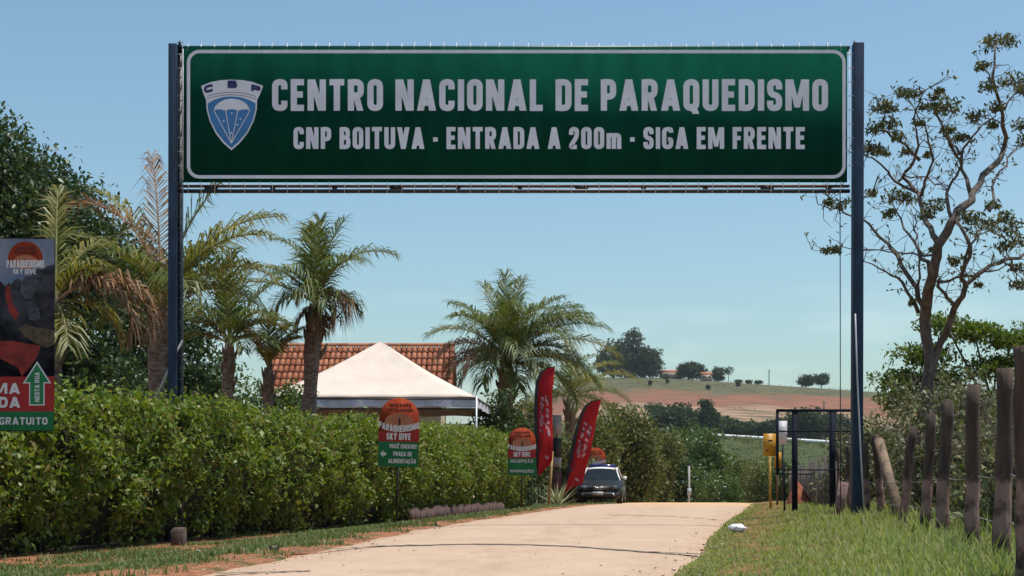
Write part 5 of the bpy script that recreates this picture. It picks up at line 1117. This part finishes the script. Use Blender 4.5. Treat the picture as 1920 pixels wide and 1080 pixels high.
for px, a_, b_ in ((1457, 768, 891), (1597, 808, 850), (1608, 768, 880)):
    mb = MB(); mb.box((fx(px) - bq.x, -.03, (fz(a_) + fz(b_))/2), (.05, .06, fz(a_) - fz(b_) - .01)); mb.build('upright', navy_m, bb)
mb = MB(); mb.tube([(fx(1480) - bq.x, .5, -.2), (fx(1480) - bq.x, .5, fz(866))], .02, 6); mb.build('thin_upright', navy_m, bb)
yellow_m = mat('sign_yellow', (.50, .235, .012), .5, .12, 3); yel2 = mat('pole_yellow', (.46, .28, .05), .6, .2, 5)
Yy = 32.7; ysz = F/Yy; x = (1443-960)/ysz
ys_ = thing('yellow_sign', 'small yellow traffic sign on a yellow pole at the road end', 'sign', (x, Yy, gz(x, Yy)))
def yz(py): return EYE + (H0 - py)/ysz - ys_.location.z
MB().tube([(.03, .02, -.2), (.0, .02, yz(835))], .032, 8).build('pole', yel2, ys_)
mb = MB(); mb.box((0, -.02, (yz(813) + yz(855))/2), (.30, .02, yz(813) - yz(855))); pb = mb.build('board', yellow_m, ys_)
mb = MB(); mb.sheet([(-.05, yz(828)), (.07, yz(828)), (.07, yz(826.4)), (.04, yz(825)), (-.02, yz(825)), (-.05, yz(826.4))], -.034); mb.sheet([(-.09, yz(847)), (-.065, yz(848)), (-.03, yz(841)), (-.02, yz(839.5)), (-.055, yz(842)), (-.09, yz(844))], -.034); mb.build('symbol', black_m, pb)
x = (1458-960)/F*37; y = 37.0; ys2 = thing('yellow_sign', 'lower yellow sign behind the billboard frame edge', 'sign', (x, y, gz(x, y)))
mb = MB(); mb.box((0, 0, 1.2), (.20, .02, .42)); mb.build('board', yellow_m, ys2); MB().tube([(0, .03, -.2), (0, .03, 1.3)], .03, 6).build('pole', mat('pole_wood', (.20, .12, .08), .9, .2, 5), ys2)
x = (1468-960)/F*44; y = 44.0; wn_ = thing('notice_board', 'white notice board seen through the empty frame', 'sign', (x, y, gz(x, y)))
mb = MB(); mb.box((0, 0, EYE + (H0 - 811)/F*44 - wn_.location.z), (.26, .03, .74)); nb = mb.build('board', mat('notice_white', (.62, .60, .62), .6, .1, 6), wn_); MB().tube([(0, .04, -.2), (0, .04, 2.3)], .03, 6).build('pole', stake_m, wn_)
mb = MB()
for q in range(6): mb.box((random.uniform(-.02, .02), -.018, EYE + (H0 - 802 - q*4)/F*44 - wn_.location.z), (random.uniform(.12, .18), .004, .02))
mb.build('printed_lines', mat('notice_grey', (.30, .29, .31), .7, .1, 5), nb)
# red earth heap
x, y = (1496-960)/F*36.5, 36.5; n, k = 22, 9; rows = []
for i in range(k+1):
    for j in range(n):
        a = 2*math.pi*j/n; s = i/k; rr_ = .34*s**.9*(1 + .12*math.sin(3*a + 1) + random.uniform(-.05, .05)); rows.append((rr_*math.cos(a)*(1.0), rr_*math.sin(a), .62*(1 - s)**.85 + random.uniform(-.015, .015) - .03))
mb = MB(); mb.add(rows, [(i*n+j, (i+1)*n+j, (i+1)*n+(j+1) % n, i*n+(j+1) % n) for i in range(k) for j in range(n)])
tag(mb.build('earth_heap', mat('red_earth', (.34, .105, .055), .95, .25, 6, bump=.6), None, (x, y, gz(x, y)), smooth=True), 'small cone of red earth beside the board fence', 'heap')
# crumpled bag, litter
def crumple(name, label, x, y, r, flat, m, seed, cat):
    rr = np.random.default_rng(seed); mb = MB(); n, k = 14, 9; rows = []
    for i in range(k+1):
        th = math.pi*i/k
        for j in range(n):
            a = 2*math.pi*j/n; q = r*(1 + rr.uniform(-.55, .35)); rows.append((q*math.sin(th)*math.cos(a)*1.25, q*math.sin(th)*math.sin(a)*.8, q*flat*math.cos(th)))
    mb.add(rows, [(i*n+j, (i+1)*n+j, (i+1)*n+(j+1) % n, i*n+(j+1) % n) for i in range(k) for j in range(n)])
    return tag(mb.build(name, m, None, (x, y, gz(x, y) + r*flat*.75)), label, cat)
yb = EYE*F/(1000 - H0) + .5; crumple('plastic_bag', 'crumpled white plastic bag at the right road edge', (1383-960)/F*yb, yb, .10, .55, mat('bag_white', (.78, .78, .80), .4, .06, 9), 4, 'bag')
yb = EYE*F/(1021 - H0) - .1; crumple('litter', 'small yellowish scrap in the grass below the white bag', (1353-960)/F*yb, yb, .022, .4, mat('scrap', (.6, .55, .3), .7, .1, 9), 6, 'litter')
yb = 17.9; crumple('litter', 'white scrap on the grass right of the concrete block', (370-960)/F*yb, yb, .028, .4, MATS['bag_white'], 8, 'litter')
yb = 14.0; crumple('litter', 'black crumpled rag at the left road edge', (512-960)/F*yb, yb, .05, .5, stake_m, 9, 'litter')
yb = 11.6; crumple('litter', 'white scrap in the grass at the lower left corner', (8-960)/F*yb, yb, .03, .5, MATS['bag_white'], 10, 'litter')
# concrete utility post on the road crest
x, y = (1292-960)/F*74, 74.0; t = thing('utility_post', 'slim pale concrete post with meter box at the road end', 'post', (x, y, gz(x, y)))
mb = MB(); mb.tube([(0, 0, -.3), (0, 0, EYE + (H0 - 874)/F*74 - gz(x, y))], [.065, .05], 8); mb.build('shaft', mat('pale_concrete', (.42, .40, .37), .9, .15, 4), t)
mb = MB(); mb.box((0, -.09, EYE + (H0 - 922)/F*74 - gz(x, y)), (.2, .14, .36)); mb.build('meter_box', mat('box_grey', (.40, .40, .42), .6, .1, 4), t)
# poles of the far hill
for px, pt, Y, lb in ((1442, 693, 692, 'thin power pole on the ridge of the far hill'), (1545, 752, 470, 'thin dark pole on the bare slope below the lone trees')):
    x = (px-960)/F*Y; t = thing('power_pole', lb, 'pole', (x, Y, gz(x, Y))); h = EYE + (H0 - pt)/F*Y - gz(x, Y)
    MB().tube([(0, 0, -.5), (0, 0, h)], .22, 6).build('shaft', stake_m, t); mb = MB(); mb.box((0, 0, h - .6), (1.8, .15, .15)); mb.build('crossarm', stake_m, t)
# farm buildings on the ridge
for px, Y, w, d, h, lb in ((1258, 696, 11, 6, 2.6, 'long low farm building beside the hilltop grove'), (1324, 684, 5.0, 5, 2.4, 'small orange roofed farmhouse between two hilltop trees')):
    x = (px-960)/F*Y; t = thing('farm_building', lb, 'building', (x, Y, gz(x, Y)))
    mb = MB(); mb.box((0, 0, h/2 - .2), (w, d, h + .4)); mb.build('wall', mat('farm_wall', (.45, .36, .30), .9, .15, .5), t)
    mb = MB(); q = w/2 + .4; mb.add([(-q, -d/2-.4, h-.1), (q, -d/2-.4, h-.1), (q, 0, h+1.3), (-q, 0, h+1.3), (q, d/2+.4, h-.1), (-q, d/2+.4, h-.1)], [(0,1,2,3),(3,2,4,5),(1,4,2),(0,3,5),(0,5,4,1)]); mb.build('roof', mat('farm_roof', (.46, .16, .08), .9, .15, .5), t)
    for wx in (-.3, .3): mb = MB(); mb.box((wx*w, -d/2 - .02, h*.5), (.9, .08, 1.0)); mb.build('window', stake_m, t)

# ================================================================ CARS
def loft(mb, secs):
    n = len(secs[0]); v = [p for s in secs for p in s]
    f = [(i*n+j, i*n+(j+1) % n, (i+1)*n+(j+1) % n, (i+1)*n+j) for i in range(len(secs)-1) for j in range(n)]
    mb.add(v, f + [tuple(range(n))[::-1], tuple((len(secs)-1)*n + j for j in range(n))]); return mb
def make_car(label, loc, rz, body_c, roof_c, side_c, police, group=None):
    t = thing('parked_car' if police else 'passing_car', label, 'car', loc, rz, group)
    tagn = 'a' if police else 'b'
    bm_ = mat('car_body_'+tagn, body_c, .5, .05, 2, coat=.06, spec=.15); rm = mat('car_roof_'+tagn, roof_c, .25, .03, 2, coat=.5); sm_ = mat('car_side_'+tagn, side_c, .25, .05, 2, coat=.5)
    glass = mat('car_glass', (.012, .018, .022), .12, .1, 2, spec=.12); rub = mat('tyre', (.015, .015, .015), .85, .2, 8); trim = mat('car_trim', (.02, .02, .022), .6, .2, 6); chrome = mat('chrome', (.7, .7, .7), .15, .05, 3, metal=1.0); rim_m = mat('rim_steel', (.35, .35, .36), .35, .1, 4, metal=.7)
    def sec(y, hw, zt, zb, cr=.03):
        h = [(hw*.90, zb), (hw*.985, zb + .12), (hw, zb + (zt - zb)*.55), (hw*.985, zt - .10), (hw*.93, zt - .02), (hw*.6, zt + cr*.6), (0, zt + cr)]
        r_ = [(x, y, z) for x, z in h]; return r_ + [(-x, yy, z) for x, yy, z in r_[-2::-1]]
    bd = loft(MB(), [sec(-2.08, .70, .60, .30, .01), sec(-2.02, .77, .68, .24, .02), sec(-1.85, .82, .74, .20), sec(-1.45, .845, .83, .20), sec(-.80, .85, .92, .20), sec(0, .855, .93, .20, .0), sec(1.2, .85, .95, .20, .0), sec(1.9, .83, .95, .24), sec(2.08, .78, .88, .32)]).build('body', bm_, t, smooth=True)
    # greenhouse
    A = [(-.78, .90, .76), (-.10, 1.36, .57), (1.45, 1.38, .57), (2.0, .95, .72)]
    for s in (-1, 1):
        pl = MB(); pl.tube([(s*.76, -.80, .90), (s*.665, -.45, 1.14), (s*.585, -.08, 1.36), (s*.57, .2, 1.40)], [.038, .034, .034, .03], 8); pl.build('pillar', rm, t)
        pl = MB(); pl.tube([(s*.585, -.05, 1.365), (s*.59, .7, 1.40), (s*.585, 1.45, 1.38), (s*.73, 2.0, .95)], [.036]*4, 8); pl.build('pillar', rm, t)
        pl = MB(); pl.tube([(s*.765, .42, .93), (s*.60, .40, 1.38)], .03, 6); pl.build('pillar', trim, t)
        g_ = MB(); g_.add([(s*.765, -.72, .92), (s*.585, -.06, 1.355), (s*.585, 1.45, 1.365), (s*.745, 1.95, .95)], [(0, 1, 2, 3) if s > 0 else (3, 2, 1, 0)]); g_.build('side_glass', glass, t)
        for y0, y1 in ((-.62, .38), (.42, 1.3)):
            d_ = MB(); xx = s*.868; d_.add([(xx*.985, y0, .27), (xx*.985, y1, .27), (xx, y1, .62), (xx, y0, .62), (xx*.975, y1, .88), (xx*.975, y0, .88)], [(0,1,2,3),(3,2,4,5)] if s > 0 else [(3,2,1,0),(5,4,2,3)])
            d_ = d_.build('door', sm_, t); h_ = MB(); h_.box((s*.875, y1 - .12, .74), (.03, .14, .03)); h_.build('handle', trim, d_)
        for y in (-1.28, 1.32):
            w_ = MB(); w_.tube([(s*.66, y, .30), (s*.69, y, .30), (s*.84, y, .30), (s*.872, y, .30)], [.27, .30, .30, .27], 24); w_ = w_.build('wheel', rub, t)
            r2 = MB(); r2.tube([(s*.86, y, .30), (s*.878, y, .30), (s*.884, y, .30)], [.20, .19, .06], 20); r2.build('rim', rim_m, w_)
            ar = MB(); pts = [(s*.862, y + .35*math.cos(a), .30 + .35*math.sin(a)) for a in np.linspace(-.15, math.pi + .15, 16)]; ar.tube(pts, .035, 6); ar.build('wheel_arch', trim, t)
        mi = MB(); mi.tube([(s*.78, -.58, .96), (s*.86, -.60, .985)], .03, 6); mi = mi.build('mirror', trim, t)
        m2 = loft(MB(), [[(s*.93 + dx*.9, y, 1.0 + dz*.9) for dx, dz in ((-.08,-.05),(.07,-.06),(.09,.02),(.06,.075),(-.06,.075))] if y < -.58 else [(s*.93 + dx, y, 1.0 + dz) for dx, dz in ((-.08,-.05),(.07,-.06),(.09,.02),(.06,.075),(-.06,.075))] for y in (-.66, -.63, -.56)]); m2.build('mirror_cap', rm, mi)
        hl = loft(MB(), [[(s*(.42 + a), y, .585 + b) for a, b in ((0,0),(.30,.02),(.31,.10),(.22,.135),(0,.12))] for y in (-2.085 , -1.80)])
        hl.build('headlight', mat('headlight', (.10, .11, .12), .08, .3, 12, spec=.8), t)
        fl = MB(); fl.tube([(s*.55, -2.10, .36), (s*.55, -2.02, .36)], .06, 12); fl.build('fog_lamp', chrome, t)
        tl_ = MB(); tl_.box((s*.68, 2.04, .78), (.16, .08, .24)); tl_.build('tail_light', mat('tail_red', (.35, .01, .01), .2, .1, 4), t)
    ws = MB(); ws.add([(-.75, -.80, .92), (.75, -.80, .92), (.585, -.10, 1.355), (-.585, -.10, 1.355), (0, -.86, .925), (0, -.15, 1.375)], [(0,4,5,3),(4,1,2,5)]); w_ = ws.build('windshield', glass, t)
    st = MB(); st.add([(-.60, -.17, 1.325), (.60, -.17, 1.325), (.575, -.105, 1.375), (-.575, -.105, 1.375)], [(0,1,2,3)]); st.build('sun_strip', mat('visor_brown', (.16, .06, .04), .6, .2, 5), w_)
    for v in (-.35, .2): wp = MB(); wp.tube([(v, -.87, .945), (v + .42, -.70, 1.02)], .008, 5); wp.build('wiper', trim, w_)
    rg = MB(); rg.add([(-.57, 1.46, 1.375), (.57, 1.46, 1.375), (.72, 1.99, .95), (-.72, 1.99, .95)], [(0,1,2,3)]); rg.build('rear_glass', glass, t)
    rf = loft(MB(), [[(x, y, zb + (1 - (x/.58)**2)*.05*k_) for x in np.linspace(-.58, .58, 9)] + [(x, y, zb - .03) for x in np.linspace(.57, -.57, 9)] for y, zb, k_ in ((-.12, 1.365, .6), (.1, 1.39, 1), (.8, 1.405, 1), (1.46, 1.38, .7))]); rf.build('roof', rm, t, smooth=True)
    gr = MB(); gr.box((0, -2.075, .60), (.78, .05, .12)); gr = gr.build('grille', trim, t)
    em_ = MB()
    for q in range(4): em_.tube([(-.115 + .078*q + .05*math.cos(a), -2.112, .61 + .05*math.sin(a)) for a in np.linspace(0, 2*math.pi, 14)], .008, 4, False)
    em_.build('badge', chrome, gr)
    ch = MB(); ch.box((0, -2.105, .665), (.82, .012, .014)); ch.build('chrome_strip', chrome, gr)
    bp = loft(MB(), [[(x, -2.06 - .085*(1 - (x/.84)**2)*1.0, z), (x, -1.95, z)][:1] + [(x, -2.05 - .085*(1 - (x/.84)**2), z + .17), (x*.98, -1.9, z + .17), (x*.98, -1.9, z)] for x in np.linspace(-.80, .80, 9) for z in (.29,)]); bp.build('bumper', trim if police else bm_, t)
    pt = MB(); pt.box((-.02, -2.160, .42), (.40, .012, .13)); pt.build('number_plate', mat('plate_grey', (.46, .45, .45), .5, .1, 20), t)
    if police:
        lb_ = MB(); lb_.tube([(-.52, .42, 1.47), (-.50, .42, 1.47), (.50, .42, 1.47), (.52, .42, 1.47)], [.05, .075, .075, .05], 10); lb_ = lb_.build('light_bar', mat('beacon_blue', (.010, .014, .13), .15, .15, 5, spec=.6), t)
        for s in (-1, 1): f_ = MB(); f_.box((s*.4, .42, 1.43), (.06, .12, .06)); f_.build('bracket', trim, lb_)
    else:
        for s in (-.3, .3): f_ = MB(); f_.tube([(s*1.7, .1, 1.44), (s*1.7, 1.3, 1.45)], .015, 5); f_.build('roof_rail', trim, t)
    return t
cx, cy = (1128 - 960)/F*54.6, 54.6
make_car('parked dark police car with white roof and blue light bar, facing the camera', (cx, cy, gz(cx, cy)), R(-7), (.009, .012, .014), (.80, .79, .78), (.20, .195, .19), True)
cx, cy = (1345 - 960)/F*355, 355
make_car('tiny dark car driving on the far highway', (cx, cy, gz(cx, cy) + .07), R(75), (.02, .025, .04), (.03, .03, .035), (.03, .03, .04), False)

# ================================================================ HAZE
mb = MB(); mb.box((0, 1470, 20), (5300, 3200, 130)); hm = bpy.data.materials.new('haze'); hm.use_nodes = True; t = hm.node_tree; t.nodes.clear()
vo = t.nodes.new('ShaderNodeVolumePrincipled'); vo.inputs['Density'].default_value = .00009; vo.inputs['Color'].default_value = (.86, .93, 1, 1); vo.inputs['Anisotropy'].default_value = .2
ou = t.nodes.new('ShaderNodeOutputMaterial'); t.links.new(vo.outputs[0], ou.inputs['Volume'])
hzo = mb.build('haze', hm, kind='stuff'); hzo['label'] = 'thin pale daylight haze over the whole valley'; hzo['category'] = 'haze'
